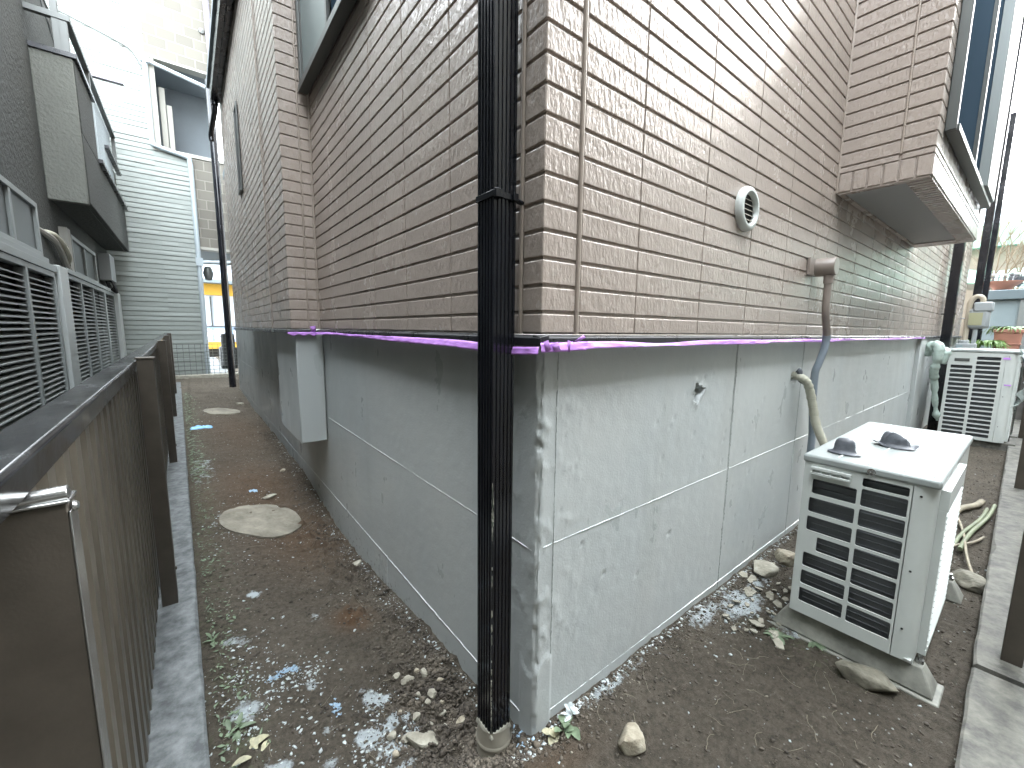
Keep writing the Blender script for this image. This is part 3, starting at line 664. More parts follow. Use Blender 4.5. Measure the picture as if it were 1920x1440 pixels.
ww0, ww1, wwz = 2.10, 3.90, 1.985
low = [r for r in rr_ if r[1] <= wwz+.02]; high = [r for r in rr_ if r[1] > wwz+.02]
tiles(bay, Pf, [(bx0+.0005, bx0+.10), (bx0+.10, bx0+.44), (bx0+.44, bx0+.79), (bx0+.79, bx0+1.14), (bx0+1.14, bx0+1.49), (bx0+1.49, bx1)], low)
tiles(bay, Pf, [(bx0+.0005, ww0-.03)], high); tiles(bay, Pf, [(ww1+.03, bx1)], high)
bayo = bay.build('bay', 'siding', house)
c_ = MB(); c_.tube([(1.943,-.250,1.892),(1.943,-.250,5.5)], .0052, 8); c_.tube([(1.944,-.0235,1.775),(1.944,-.0235,5.5)], .0065, 8); c_.build('joint_seal', 'caulk', bayo, smooth=True)
# underside: pale panel inside a dark ribbed border
MB().box(1.985,3.80,-.272,-.05,1.7735,1.7785).build('soffit', 'soffit', bayo)
u_ = MB(); u_.box(1.945,1.983,-.355,-.028,1.768,1.7785).box(3.802,3.975,-.355,-.028,1.768,1.7785).box(1.983,3.802,-.048,-.028,1.768,1.7785)
k = 1.985
while k < 3.79: u_.box(k, k+.034, -.358, -.274, 1.7655, 1.7785); k += .0445
u_.build('border', 'siding', bayo)
w = MB(); w.box(ww0-.028,ww0,by-.038,by-.001,wwz,5.3).box(ww1,ww1+.028,by-.038,by-.001,wwz,5.3).box(ww0,ww1,by-.045,by-.001,wwz,wwz+.028).box(2.95,2.99,by-.03,by-.001,wwz+.028,5.3)
w.box(ww0,ww1,by-.036,by-.001,3.9,3.95)
bw = w.build('window', 'alu_dark', bayo, bevel=.002)
MB().box(ww0,2.27,by-.012,by-.003,wwz+.028,5.3).build('pane', 'curtain', bw); MB().box(2.272,2.949,by-.012,by-.003,wwz+.028,5.3).build('pane', 'blueglass', bw)
MB().box(2.99,3.35,by-.014,by-.005,wwz+.028,5.3).build('pane', 'blueglass', bw)
MB().box(3.36,3.89,by-.060,by-.004,wwz+.0285,5.3).build('shutter_case', 'alu', bw, bevel=.004)

# ------------------------------------------------------------------ masking tape along the drip edge
def tape(pts, label, seed, tabs=()):
    mb = MB(); N = len(pts)
    for i, (p, n, zt, wd, twist) in enumerate(pts):
        p = Vector(p); n = Vector(n)
        for k in range(5):
            t = k/4; off = .0015+.006*t*twist+.0022*noise.noise(Vector((i*.35, k*.8, seed)))+.004*max(0, noise.noise(Vector((i*.08, k*.3, seed+5))))
            z = zt-wd*t
            mb.v.append(tuple(p+n*(off)+Vector((0,0,z))))
    for i in range(N-1):
        for k in range(4): mb.f.append((i*5+k, i*5+k+1, (i+1)*5+k+1, (i+1)*5+k))
    for vs in tabs: mb.add(vs, [tuple(range(len(vs)))] if len(vs) < 5 else [(0,1,2,3),(3,2,4)])
    o = mb.build('masking_tape', 'tape', smooth=True, angle=60)
    so = o.modifiers.new("thick", 'SOLIDIFY'); so.thickness = .0004
    return tag(o, label, 'tape', 'strips of purple masking tape along the drip edge')
R = []
for i in range(340):
    x = -.047+(4.9+.047)*(i/339)**1.5
    tw = .6+.4*math.sin(x*5); wd = .021 if x < .1 else .018-.007*math.exp(-((x-.42)/.12)**2)-.004*math.sin(x*3.1)**2
    if x > 1.2: wd = max(.009, .015-.0010*x+.003*math.sin(x*4))
    zt = 1.053-.006*math.exp(-((x-.42)/.14)**2)+.001*math.sin(x*9)
    if x < .05: zt -= .001
    R.append(((x, -.0478, 0), (0,-1,0), zt, max(.005, wd), tw))
tabs = [[(.052,-.052,1.052),(.066,-.052,1.052),(.090,-.060,1.064),(.080,-.060,1.070)],
        [(.036,-.051,1.058),(.040,-.058,1.055),(.040,-.056,1.030),(.036,-.050,1.031)],
        [(-.040,-.051,1.054),(-.030,-.056,1.058),(-.018,-.055,1.036),(-.034,-.052,1.031)],
        [(-.02,-.052,1.049),(-.002,-.057,1.054),(.012,-.054,1.034),(-.006,-.054,1.030)]]
tape(R, 'purple masking tape along the front drip edge above the foundation', 2, tabs)
L = []
for i in range(240):
    y = -.047+(1.985+.047)*(i/239)
    wd = .024 if y < .3 else .021
    zt = 1.050-.010*math.exp(-((y-.05)/.16)**2)+.004*math.exp(-((y-1.7)/.3)**2)
    L.append(((-.0478, y, 0), (-1,0,0), zt, wd*(.75+.25*math.sin(y*3.2)), .6+.4*math.sin(y*4)))
for i in range(30):
    x = -.05-.155*i/29; L.append(((x, 1.9855, 0), (0,-1,0), 1.052, .017+.006*math.sin(i*.6), .5)) if i > 1 else None
tabs = [[(-.05,1.985,1.058),(-.072,1.98,1.056),(-.086,1.975,1.085),(-.055,1.975,1.090)],[(-.062,1.98,1.05),(-.085,1.97,1.055),(-.07,1.965,1.08),(-.05,1.975,1.075)]]
tape(L, 'purple masking tape along the side drip edge, curling at the projecting wall', 9, tabs)

# ------------------------------------------------------------------ AIR CONDITIONERS
def fill_grid(mb, x0, x1, y0, y1, z0, z1, holes):
    """plate between x0 (outer) and x1, with rectangular holes (ya,yb,za,zb)"""
    Ys = sorted({y0, y1}|{h[0] for h in holes}|{h[1] for h in holes}); Zs = sorted({z0, z1}|{h[2] for h in holes}|{h[3] for h in holes})
    def hole(i, j):
        if i < 0 or j < 0 or i >= len(Ys)-1 or j >= len(Zs)-1: return True
        yc = (Ys[i]+Ys[i+1])/2; zc = (Zs[j]+Zs[j+1])/2
        return any(h[0] < yc < h[1] and h[2] < zc < h[3] for h in holes)
    for i in range(len(Ys)-1):
        for j in range(len(Zs)-1):
            if hole(i, j): continue
            a, b, c, d_ = Ys[i], Ys[i+1], Zs[j], Zs[j+1]
            mb.add([(x0,a,c),(x0,b,c),(x0,b,d_),(x0,a,d_)], [(0,3,2,1)])
            mb.add([(x1,a,c),(x1,b,c),(x1,b,d_),(x1,a,d_)], [(0,1,2,3)])
            if hole(i-1, j): mb.add([(x0,a,c),(x1,a,c),(x1,a,d_),(x0,a,d_)], [(0,1,2,3)])
            if hole(i+1, j): mb.add([(x0,b,c),(x1,b,c),(x1,b,d_),(x0,b,d_)], [(3,2,1,0)])
            if hole(i, j-1): mb.add([(x0,a,c),(x1,a,c),(x1,b,c),(x0,b,c)], [(3,2,1,0)])
            if hole(i, j+1): mb.add([(x0,a,d_),(x1,a,d_),(x1,b,d_),(x0,b,d_)], [(0,1,2,3)])
def weld(o, dist=1e-5):
    bm = bmesh.new(); bm.from_mesh(o.data); bmesh.ops.remove_doubles(bm, verts=bm.verts, dist=dist)
    bmesh.ops.recalc_face_normals(bm, faces=bm.faces); bm.to_mesh(o.data); bm.free()
    o.data.shade_smooth(); o.data.set_sharp_from_angle(angle=math.radians(35))
def rounded_hole_corners(mb, x0, x1, holes, r):
    for (ya, yb, za, zb) in holes:
        for (cy, cz_, sy, sz) in ((ya,za,1,1),(yb,za,-1,1),(ya,zb,1,-1),(yb,zb,-1,-1)):
            pts = [(cy, cz_)]+[(cy+sy*(r-r*math.sin(t)), cz_+sz*(r-r*math.cos(t))) for t in (0, math.pi/8, math.pi/4, 3*math.pi/8, math.pi/2)]
            xx = x0+.0002
            vs = [(xx, p[0], p[1]) for p in pts]+[(x1, p[0], p[1]) for p in pts]; n = len(pts)
            fs = [tuple(range(n)), tuple(range(2*n-1, n-1, -1))]+[(i, i+1, n+i+1, n+i) for i in range(1, n-1)]
            mb.add(vs, fs)

def make_ac(name, label, X0, X1, Y1, Y0, Z0, Z1, holes, seam, lid=True):
    """near end at X0 faces -X; Y1 = wall side (larger), Y0 = outer side"""
    t = empty(name, (X0, (Y0+Y1)/2, Z0), label, 'air conditioner', 'outdoor air conditioner units beside the house')
    P = t
    def bld(mb, nm, m, par=None, **k):
        o = mb.build(nm, m, **k); o.parent = par or P
        o.matrix_parent_inverse = Matrix.Translation(-Vector(P.location)) if (par is None) else Matrix.Identity(4)
        return o
    lz = Z1-.030
    # casing : end plate with openings, rounded outer corner, top/back walls
    mb = MB(); ys = Y0+seam
    fill_grid(mb, X0, X0+.005, ys+.0012, Y1, Z0, lz, holes); rounded_hole_corners(mb, X0, X0+.005, holes, .0055)
    o = bld(mb, 'grille', 'white_pl')
    bm = bmesh.new(); bm.from_mesh(o.data); bmesh.ops.remove_doubles(bm, verts=bm.verts, dist=1e-5); bmesh.ops.recalc_face_normals(bm, faces=bm.faces); bm.to_mesh(o.data); bm.free()
    bv = o.modifiers.new("bevel", 'BEVEL'); bv.width = .0012; bv.segments = 1; bv.limit_method = 'ANGLE'
    # outer body: L shaped shell with rounded corner of radius rc
    rc = .045; mb = MB(); prof = [(X0, ys-.0012)]
    for k in range(9):
        a = math.pi/2*k/8; prof.append((X0+rc-rc*math.cos(a), Y0+rc-rc*math.sin(a)))
    prof += [(X1, Y0), (X1, Y1), (X0+.006, Y1), (X0+.006, Y1-.003), (X1-.005, Y1-.003), (X1-.005, Y0+.004), (X0+rc, Y0+.004), (X0+.005, Y0+rc), (X0+.005, ys-.0012)]
    k = len(prof); mb.add([(p[0],p[1],z) for z in (Z0,lz) for p in prof], [(i,(i+1)%k,(i+1)%k+k,i+k) for i in range(k)]+[tuple(range(k,2*k)), tuple(range(k-1,-1,-1))])
    bld(mb, 'casing', 'white_pl', smooth=True, angle=30)
    bld(MB().box(X0+.006,X1-.006,Y0+.005,Y1-.004,Z0+.002,Z0+.006), 'base_plate', 'white_pl2')
    # coil: fins sheet with horizontal tubes
    mb = MB(); mb.box(X0+.022,X0+.034,ys+.004,Y1-.006,Z0+.02,lz-.004)
    zz = Z0+.03
    while zz < lz-.01:
        mb.tube([(X0+.021,ys+.004,zz),(X0+.021,Y1-.03,zz)], .0022, 6); zz += .0215
    bld(mb, 'coil', 'coil')
    # lid
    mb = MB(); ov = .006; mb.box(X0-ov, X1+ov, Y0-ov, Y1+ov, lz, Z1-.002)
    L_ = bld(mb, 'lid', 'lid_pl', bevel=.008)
    mb = MB(); wY = Y1-Y0
    for fr in (.26, .5, .76):
        y = Y0+wY*(1-fr); mb.box(X0+.02, X1-.03, y-.0022, y+.0022, Z1-.0035, Z1+.0012)
    mb.box(X0+.02, X0+.6*(X1-X0), Y0+.012, Y0+.016, Z1-.0035, Z1+.001)
    rb = bld(mb, 'lid_rib', 'white_pl', bevel=.0012)
    # slotted fan guard along the outer side
    mb = MB(); gx0, gx1 = X0+rc+.012, X0+.55*(X1-X0)
    mb.box(gx0, gx1, Y0-.020, Y0+.001, Z0+.012, Z0+.030).box(gx0, gx1, Y0-.020, Y0+.001, lz-.075, lz-.012)
    mb.box(gx0, gx0+.008, Y0-.018, Y0+.001, Z0+.030, lz-.075).box(gx1-.012, gx1, Y0-.020, Y0+.001, Z0+.030, lz-.075).box(gx0+.055,gx0+.062,Y0-.018,Y0,Z0+.03,lz-.075)
    n = int((lz-.075-Z0-.030)/.019)
    for k in range(n):
        z = Z0+.034+k*.019; mb.add([(gx0+.008,Y0-.005,z+.012),(gx1-.012,Y0-.005,z+.012),(gx1-.012,Y0-.0215,z+.002),(gx0+.008,Y0-.0215,z+.002),(gx0+.008,Y0-.005,z+.0135),(gx1-.012,Y0-.005,z+.0135),(gx1-.012,Y0-.0215,z+.0045),(gx0+.008,Y0-.0215,z+.0045)], [(0,1,2,3),(7,6,5,4),(3,2,6,7),(0,3,7,4),(1,5,6,2),(0,4,5,1)])
    bld(mb, 'fan_guard', 'white_pl', bevel=.0018)
    bld(MB().box(gx0+.009, gx1-.013, Y0-.0030, Y0-.0012, Z0+.031, lz-.076), 'fan_opening', 'dark')
    # screws
    mb = MB()
    for (y, z) in ((ys-.018, lz-.03), (ys-.018, Z0+(lz-Z0)*.52), (ys-.018, Z0+(lz-Z0)*.18)): mb.lathe([(.0,.0016),(.0028,.0014),(.0034,.0)], (X0, y, z), (-1,0,0), 10)
    bld(mb, 'screw', 'dark')
    return t, bld, lz, ys

A = dict(X0=.985, X1=1.845, Y1=-.278, Y0=-.602, Z0=.093, Z1=.672)
lz = A['Z1']-.030; H = lz-A['Z0']; Wd = .324
holes = []
def hz(top, h): return (lz-(top+h)*H, lz-top*H)
Yf = lambda fr: A['Y1']-Wd*fr
z0, z1 = hz(.022, .052); holes.append((Yf(.820), Yf(.485), z0, z1))
for k in range(7):
    z0, z1 = hz(.088+k*.1215, .104); holes.append((Yf(.820), Yf(.485), z0, z1))
    if k == 0: a = .085
    elif k == 3: a = .175
    else: a = .070
    holes.append((Yf(.452), Yf(a), *hz(.098+k*.1215, .094)))
ac1, b1, lz1, ys1 = make_ac('air_conditioner', 'white outdoor air conditioner with two grey caps lying on its lid', holes=holes, seam=.051, **A)
# end handle under the lid, screw boss
mb = MB(); hy0, hy1 = Yf(.40), Yf(.065); hzt = lz-.018*H
mb.box(A['X0']-.012, A['X0']-.0003, hy0, hy1, hzt-.010, hzt).box(A['X0']-.014, A['X0']-.0003, hy0, hy1, hzt-.026, hzt-.018)
for k in range(5): y = hy0+(hy1-hy0)*(k+.0)/4.2; mb.box(A['X0']-.011, A['X0']-.0003, y, y+.004, hzt-.018, hzt-.010)
b1(mb, 'handle', 'white_pl', bevel=.001)
mb = MB(); mb.lathe([(.009,.0005),(.011,.003),(.006,.0025),(.0,-.0)], (A['X0']-.006, Yf(.545), lz+.013), (-1,0,0), 16); mb.lathe([(.0,.005),(.0042,.004),(.0048,.002)], (A['X0']-.006, Yf(.545), lz+.013), (-1,0,0), 12)
b1(mb, 'lid_screw', 'steel', smooth=True)
# two feet across the unit
for xf in (A['X0']+.055, A['X1']-.10):
    mb = MB()
    mb.box(xf-.060, xf+.060, -.668, -.222, -.02, .005)
    mb.box(xf-.050, xf+.050, -.655, -.225, .0081, .078, top=(xf-.022, xf+.022, -.622, -.262))
    b1(mb, 'foot', 'foot', bevel=.004)
    m2 = MB(); m2.tube([(xf,-.612,.074),(xf,-.612,.104)], .005, 8); m2.lathe([(.0,.012),(.010,.012),(.010,.0)], (xf,-.612,.078), n=8); b1(m2, 'bolt', 'steel')
    m3 = MB().box(xf-.03, xf+.03, -.60, -.28, .0785, .0925); b1(m3, 'bracket', 'white_pl2')
# insulated refrigerant pipe from the hole in the foundation
pp = smooth_path([(1.698,.03,.875),(1.698,-.005,.870),(1.700,-.030,.862),(1.712,-.050,.840),(1.735,-.062,.79),(1.75,-.075,.72),(1.755,-.10,.62),(1.755,-.16,.50),(1.755,-.22,.42),(1.755,-.272,.38)], 7)
mb = MB(); mb.tube(pp, .02, 14, rs=[.019+.0018*noise.noise(Vector((i*.7,0,0))) + .0012*math.sin(i*1.9) for i in range(len(pp))]); b1(mb, 'insulated_pipe', 'wrap', smooth=True, angle=70)
mb = MB(); mb.tube(smooth_path([(1.693,-.01,.90),(1.695,-.018,.893),(1.70,-.02,.872),(1.705,-.028,.850),(1.712,-.043,.842)], 5), .014, 8, rs=None); b1(mb, 'putty', 'cap', smooth=True)

B = dict(X0=5.30, X1=6.00, Y1=-.188, Y0=-.628, Z0=.072, Z1=.945)
lzb = B['Z1']-.030; Hb = lzb-B['Z0']; Wb = .44; Yb = lambda fr: B['Y1']-Wb*fr
hb = []
for k in range(18):
    top = .045+k*.0520
    hb.append((Yb(.775), Yb(.435), lzb-(top+.037)*Hb, lzb-top*Hb))
    if k >= 2: hb.append((Yb(.385), Yb(.055), lzb-(top+.037)*Hb, lzb-top*Hb))
ac2, b2, lz2, ys2 = make_ac('air_conditioner', 'taller grey white air conditioner with plastic sheet taped to its side, beyond the near unit', holes=hb, seam=.07, **B)
m3 = MB().box(B['X0']-.004, B['X0']-.0005, Yb(.33), Yb(.10), lzb-.105*Hb, lzb-.07*Hb); b2(m3, 'handle', 'alu_dark', bevel=.001)
for k in ((.80,.045,.018),(.87,.34,.012)):
    m3 = MB().box(B['X0']-.003, B['X0']-.0015, Yb(k[0]+.10), Yb(k[0]), lzb-k[1]*Hb-k[2], lzb-k[1]*Hb); b2(m3, 'tape_piece', 'tape')
for xf in (B['X0']+.10, B['X1']-.10):
    m3 = MB().box(xf-.06, xf+.06, -.70, -.14, -.03, .070); b2(m3, 'base_block', 'kerb2', bevel=.005)
# plastic-wrapped pipe of the far unit
pp = smooth_path([(5.20,-.02,.90),(5.16,-.09,.97),(5.12,-.13,.96),(5.10,-.135,.86),(5.13,-.12,.72),(5.18,-.13,.60),(5.22,-.15,.40),(5.26,-.18,.22)], 8)
mb = MB(); mb.tube(pp, .05, 14, rs=[.052+.022*noise.noise(Vector((i*.35,1,0)))-.0006*i for i in range(len(pp))]); b2(mb, 'wrapped_pipe', 'glove', smooth=True, angle=80)
mb = MB(); mb.tube(smooth_path([(5.34,-.10,.86),(5.30,-.15,.92),(5.22,-.17,.90),(5.22,-.15,.80)],6), .03, 10, rs=[.04+.014*noise.noise(Vector((i*.8,5,0))) for i in range(19)]); b2(mb, 'wrapped_pipe', 'glove', smooth=True, angle=80)
# bunched plastic sheet on its outer side
mb = MB(); nu_, nv_ = 26, 22
for i in range(nu_):
    for k in range(nv_):
        a = i/(nu_-1); t = k/(nv_-1)
        x = 5.36+.30*a+.03*noise.noise(Vector((a*6, t*5, 2))); z = .95-.62*t-.05*a*math.sin(t*4)
        y = -.638-.17*math.sin(math.pi*min(1,t*1.15))*(.35+.65*a)-.05*noise.noise(Vector((a*7, t*7, 0)))-.02*noise.noise(Vector((a*18, t*16, 7)))
        mb.v.append((x, y, z))
for i in range(nu_-1):
    for k in range(nv_-1): mb.f.append((i*nv_+k, i*nv_+k+1, (i+1)*nv_+k+1, (i+1)*nv_+k))
o = b2(mb, 'plastic_sheet', 'plastic', smooth=True, angle=80); so = o.modifiers.new("thick", 'SOLIDIFY'); so.thickness = .001

# the two small grey caps on the near lid
def hat(cx_, cy_, R_, Hh, seed, crush, label):
    mb = MB(); n = 40; zt = A['Z1']
    prof = [(1.0,.02),(1.0,.05),(.86,.09),(.70,.16),(.64,.30),(.62,.55),(.56,.80),(.42,.95),(.22,1.0),(.0,1.0)]
    for (r_p, h_p) in prof:
        for k in range(n):
            t = 2*math.pi*k/n; nr = 1+.05*math.sin(3*t+seed)+.10*crush*noise.noise(Vector((math.cos(t)*2, math.sin(t)*2, seed)))
            hh = h_p*(1+crush*.75*noise.noise(Vector((math.cos(t)*1.3*r_p+seed, math.sin(t)*1.3*r_p, 2)))) + (crush*.30*max(0, math.sin(t*2+seed))*r_p**3 if r_p > .7 else 0)
            mb.v.append((cx_+R_*.78*r_p*nr*math.cos(t)*(1 if not crush else .8), cy_+R_*r_p*nr*math.sin(t), zt+.0005+Hh*max(.02, hh)))
    for i in range(len(prof)-1):
        for k in range(n): mb.f.append((i*n+k, i*n+(k+1)%n, (i+1)*n+(k+1)%n, (i+1)*n+k))
    mb.f.append(tuple(range(n-1,-1,-1)))
    return tag(mb.build('rubber_cap', 'cap', smooth=True, angle=55), label, 'cap', 'small grey caps on the air conditioner lid')
hat(1.090, -.358, .046, .052, 1.0, 0, 'small dark grey round cap with domed crown on the lid')
hat(1.350, -.447, .064, .042, 4.0, 1, 'larger dark grey crumpled cap with turned up brim on the lid')

# ------------------------------------------------------------------ LEFT FENCE
fence = root0('metal_fence', 'long brown corrugated metal fence with glossy black coping on a kerb', 'fence')
FX = lambda y: -.806-.0172*y
# corrugated sheet
mb = MB(); y = -.10; prof = []
pitch_ = .088
while y < 9.0:
    for dy, dx in ((0,0),(.030,0),(.038,-.022),(.066,-.022),(.080,0)): prof.append((FX(y+dy)+dx, y+dy))
    y += pitch_
mb.v = [(px_, py_, z) for px_, py_ in prof for z in (.015, .93)]
mb.f = [(2*i, 2*i+2, 2*i+3, 2*i+1) for i in range(len(prof)-1)]
o = mb.build('panel', 'sheet_metal', fence, bevel=0); so = o.modifiers.new("thick", 'SOLIDIFY'); so.thickness = .001
# coping
mb = MB()
def swept(mb, prof, y0, y1, n=1):
    k = len(prof)
    ys_ = [y0+(y1-y0)*i/n for i in range(n+1)]
    vs = [(FX(yy)+p[0], yy, p[1]) for yy in ys_ for p in prof]
    fs = [(j*k+i, j*k+(i+1)%k, (j+1)*k+(i+1)%k, (j+1)*k+i) for j in range(n) for i in range(k)]
    mb.add(vs, fs+[tuple(range(k-1,-1,-1)), tuple(n*k+i for i in range(k))])
swept(mb, [(.006,.912),(.008,.946),(.004,.951),(-.043,.951),(-.048,.946),(-.048,.912)], -.50, 9.0, 4)
mb.build('coping', 'coping', fence, bevel=.002)
for yy in (1.30, 3.50, 5.70, 7.90):
    mb = MB(); mb.box(FX(yy)+.009, FX(yy)+.058, yy-.025, yy+.025, -.019, .958)
    p_ = mb.build('post', 'brown_metal', fence, bevel=.002)
    mb = MB(); mb.box(FX(yy)+.006, FX(yy)+.061, yy-.028, yy+.028, .958, .964); mb.build('cap', 'brown_metal', p_, bevel=.001)
    for k in range(1): MB().lathe([(.0,.006),(.007,.005),(.008,.0)], (FX(yy)+.058, yy, .12), (1,0,0), 12).build('bolt', 'brown_metal', p_)
# near end post, cap plate and bolt
mb = MB(); mb.box(-.884, -.7725, -.130, -.112, -.02, .896)
ep = mb.build('end_post', 'brown_metal', fence, bevel=.0015)
MB().box(-.7722,-.7705,-.131,-.100,-.02,.888).build('edge_trim', 'steel', ep, bevel=.0006)
mb = MB(); mb.tube([(-.90,-.122,.900),(-.7715,-.122,.9055)], .0085, 14); mb.box(-.90,-.770,-.133,-.098,.897,.9005); mb.build('cap', 'steel', ep, bevel=.001, angle=40)
mb = MB(); mb.lathe([(.0,.0045),(.003,.0042),(.0052,.0025),(.006,.0)], (-.7704,-.117,.889), (1,0,0), 16); mb.build('bolt', 'steel', ep, smooth=True, angle=60)

# ------------------------------------------------------------------ RIGHT FENCE posts on the right kerb
rf = root0('post_fence', 'brown square posts of a low rail fence on the kerb at the right edge', 'fence')
for xx in (1.325, 3.70, 5.9):
    yy = RY(xx)-.055
    MB().box(xx-.022, xx+.022, yy-.045, yy, .0555, 1.02).build('post', 'brown_metal', rf, bevel=.002)
MB().box(1.2, 6.4, -.88, -.862, .30, .36).box(1.2, 6.4, -.88, -.862, .55, .61).box(1.2, 6.4, -.88, -.862, .80, .86).build('rail', 'brown_metal', rf)
# small wire mesh beside far unit
mb = MB()
for k in range(8): mb.tube([(5.9+k*.06,-.655,.05),(5.9+k*.06,-.655,.75)], .003, 4)
for k in range(12): mb.tube([(5.88,-.655,.07+k*.06),(6.35,-.655,.07+k*.06)], .003, 4)
tag(mb.build('wire_panel', 'wire'), 'small wire grid panel standing behind the far air conditioner', 'wire panel')

# ------------------------------------------------------------------ unseen house added beyond the right fence to block the low sun
rn = root0('sun_block_house', 'unseen cream house added behind the right fence to block the sun', 'house')
MB().box(-5, 18, -9, -2.8, -.3, 5.35).build('wall', 'cream', rn)
MB().box(-5.2, 18.2, -9.2, -2.65, 5.351, 5.45).build('roof', 'roof_grey', rn)
for k in (0.5, 4.5):
    m_ = MB(); m_.box(k, k+.05, -2.799, -2.75, 1.2, 2.3).box(k+1.5, k+1.55, -2.799, -2.75, 1.2, 2.3).box(k+.05, k+1.5, -2.799, -2.75, 1.2, 1.26).box(k+.05, k+1.5, -2.799, -2.75, 2.24, 2.3)
    wo = m_.build('window', 'alu', rn); MB().box(k+.05, k+1.5, -2.799, -2.785, 1.26, 2.24).build('pane', 'glass', wo)

# ------------------------------------------------------------------ LEFT NEIGHBOUR
ln = root0('stucco_house', 'dark grey stucco neighbour house with projecting balcony and louvred shutters', 'house')
wx = -1.8
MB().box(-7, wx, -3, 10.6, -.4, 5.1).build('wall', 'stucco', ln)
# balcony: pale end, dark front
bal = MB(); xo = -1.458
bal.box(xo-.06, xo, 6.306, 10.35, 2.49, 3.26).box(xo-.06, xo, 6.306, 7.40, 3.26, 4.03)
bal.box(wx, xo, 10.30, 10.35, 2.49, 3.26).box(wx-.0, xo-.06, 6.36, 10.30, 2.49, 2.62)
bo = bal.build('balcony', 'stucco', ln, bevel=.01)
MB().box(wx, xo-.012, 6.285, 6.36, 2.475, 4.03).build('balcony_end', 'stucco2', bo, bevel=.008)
b_ = MB().box(wx-.0, xo+.03, 6.265, 6.38, 4.031, 4.085).box(xo-.09, xo+.03, 6.38, 7.43, 4.031, 4.085)
b_.box(xo-.03, xo+.045, 7.40, 10.36, 3.262, 3.315)
b_.box(xo-.06, xo-.0, 8.85, 10.42, 3.90, 3.95)
b_.build('coping', 'flash', bo, bevel=.004)
r = MB(); r.box(wx, xo+.005, 6.27, 6.33, 4.40, 4.46).box(xo-.055, xo+.005, 6.33, 9.9, 4.40, 4.46).box(wx+.20, wx+.26, 6.28, 6.33, 4.085, 5.6).box(xo-.09, xo-.02, 6.28, 6.33, 4.085, 4.40)
r.tube([(wx+.02,6.30,5.3),(wx+.2,6.5,4.1)], .012, 6).tube([(wx+.06,6.35,4.9),(wx+.3,6.9,4.1)], .010, 6).box(xo-.05,xo-.0,7.42,7.47,4.086,4.40).box(xo-.05,xo-.0,9.85,9.9,3.95,4.40)
r.build('railing', 'alu_dark', bo, bevel=.003)
mb = MB(); yy = 7.45
while yy < 9.75: mb.box(xo-.075, xo-.062 if int(yy*20) % 2 else xo-.055, yy, yy+.045, 3.316, 4.39); yy += .05
mb.build('screen', 'pipe_white', bo)
MB().box(wx, xo-.08, 8.9, 10.38, 3.0, 3.895).build('balcony_screen_wall', 'stucco2', bo)
# laundry pole arm
tag(MB().box(wx+.2, -1.21, 8.96, 9.04, 4.99, 5.06).tube([(-1.30,9,5.06),(-1.30,9,5.14)], .006, 5).tube([(-1.24,9,5.06),(-1.24,9,5.14)], .006, 5).build('clothes_arm', 'mauve'), 'grey clothes pole bracket jutting from the balcony', 'bracket')
# upper window
def frame(mb, y0, y1, z0, z1, x=wx, t=.05, d=.05):
    mb.box(x+.001, x+d, y0, y0+t, z0, z1).box(x+.001, x+d, y1-t, y1, z0, z1).box(x+.001, x+d, y0+t, y1-t, z0, z0+t).box(x+.001, x+d, y0+t, y1-t, z1-t, z1)
for (y0, y1, z0, z1) in ((3.9, 5.50, 1.74, 2.26), (7.0, 8.75, 1.72, 2.22)):
    mb = MB(); frame(mb, y0, y1, z0, z1); mb.box(wx+.001, wx+.075, y0-.05, y1+.05, z0-.055, z0-.001); mb.box(wx+.001, wx+.045, (y0+y1)/2-.03, (y0+y1)/2+.03, z0+.05, z1-.05)
    wo = mb.build('window', 'alu', ln, bevel=.004); MB().box(wx+.012, wx+.02, y0+.05, y1-.05, z0+.05, z1-.05).build('pane', 'glass', wo)
# louvred shutters
def shutter(y0, y1, z0, z1, posts=(), x=wx):
    mb = MB(); mb.box(x+.02, x+.09, y0, y1, z1-.05, z1+.0).box(x+.02, x+.09, y0, y1, z0, z0+.06)
    ps = [y0, *posts, y1-.05]
    for p_ in ps: mb.box(x+.02, x+.093, p_, p_+.05, z0+.06, z1-.05)
    sh = mb.build('shutter', 'alu', ln, bevel=.003)
    s_ = MB(); z = z0+.075
    while z < z1-.075:
        for i in range(len(ps)-1):
            a, b = ps[i]+.05, ps[i+1]
            s_.add([(x+.035,a,z+.016),(x+.035,b,z+.016),(x+.075,b,z-.004),(x+.075,a,z-.004),(x+.035,a,z+.024),(x+.035,b,z+.024),(x+.075,b,z+.006),(x+.075,a,z+.006)], [(0,3,2,1),(4,5,6,7),(3,7,6,2),(0,4,7,3),(1,2,6,5)])
        z += .050
    s_.build('louvre', 'alu', sh)
    MB().box(x+.002, x+.012, y0+.02, y1-.02, z0+.02, z1-.02).build('backing', 'dark', sh)
shutter(2.2, 5.62, .06, 1.61, (3.4, 4.62))
shutter(6.12, 8.9, .06, 1.66, (6.95,7.8))
shutter(8.9, 10.0, .06, 1.66, ())
mb = MB(); mb.box(wx+.001, wx+.115, 5.72, 6.10, -.1, 1.70); mb.build('shutter_box', 'alu_light', ln, bevel=.006)
mb = MB(); mb.box(wx+.001, wx+.14, 10.05, 10.40, -.1, 1.68); mb.build('shutter_box', 'alu_light', ln, bevel=.006)
MB().box(wx+.001, wx+.10, 2.1, 5.70, 1.612, 1.68).box(wx+.001, wx+.11, 6.11, 10.0, 1.662, 1.715).build('shutter_rail', 'alu', ln, bevel=.004)
mb = MB(); mb.tube(smooth_path([(wx-.02,5.95,2.06),(wx+.05,6.05,2.05),(wx+.07,6.35,1.98),(wx+.07,6.55,1.88),(wx+.03,6.65,1.80)], 6), .03, 10); mb.build('insulated_pipe', 'wrap', ln, smooth=True)
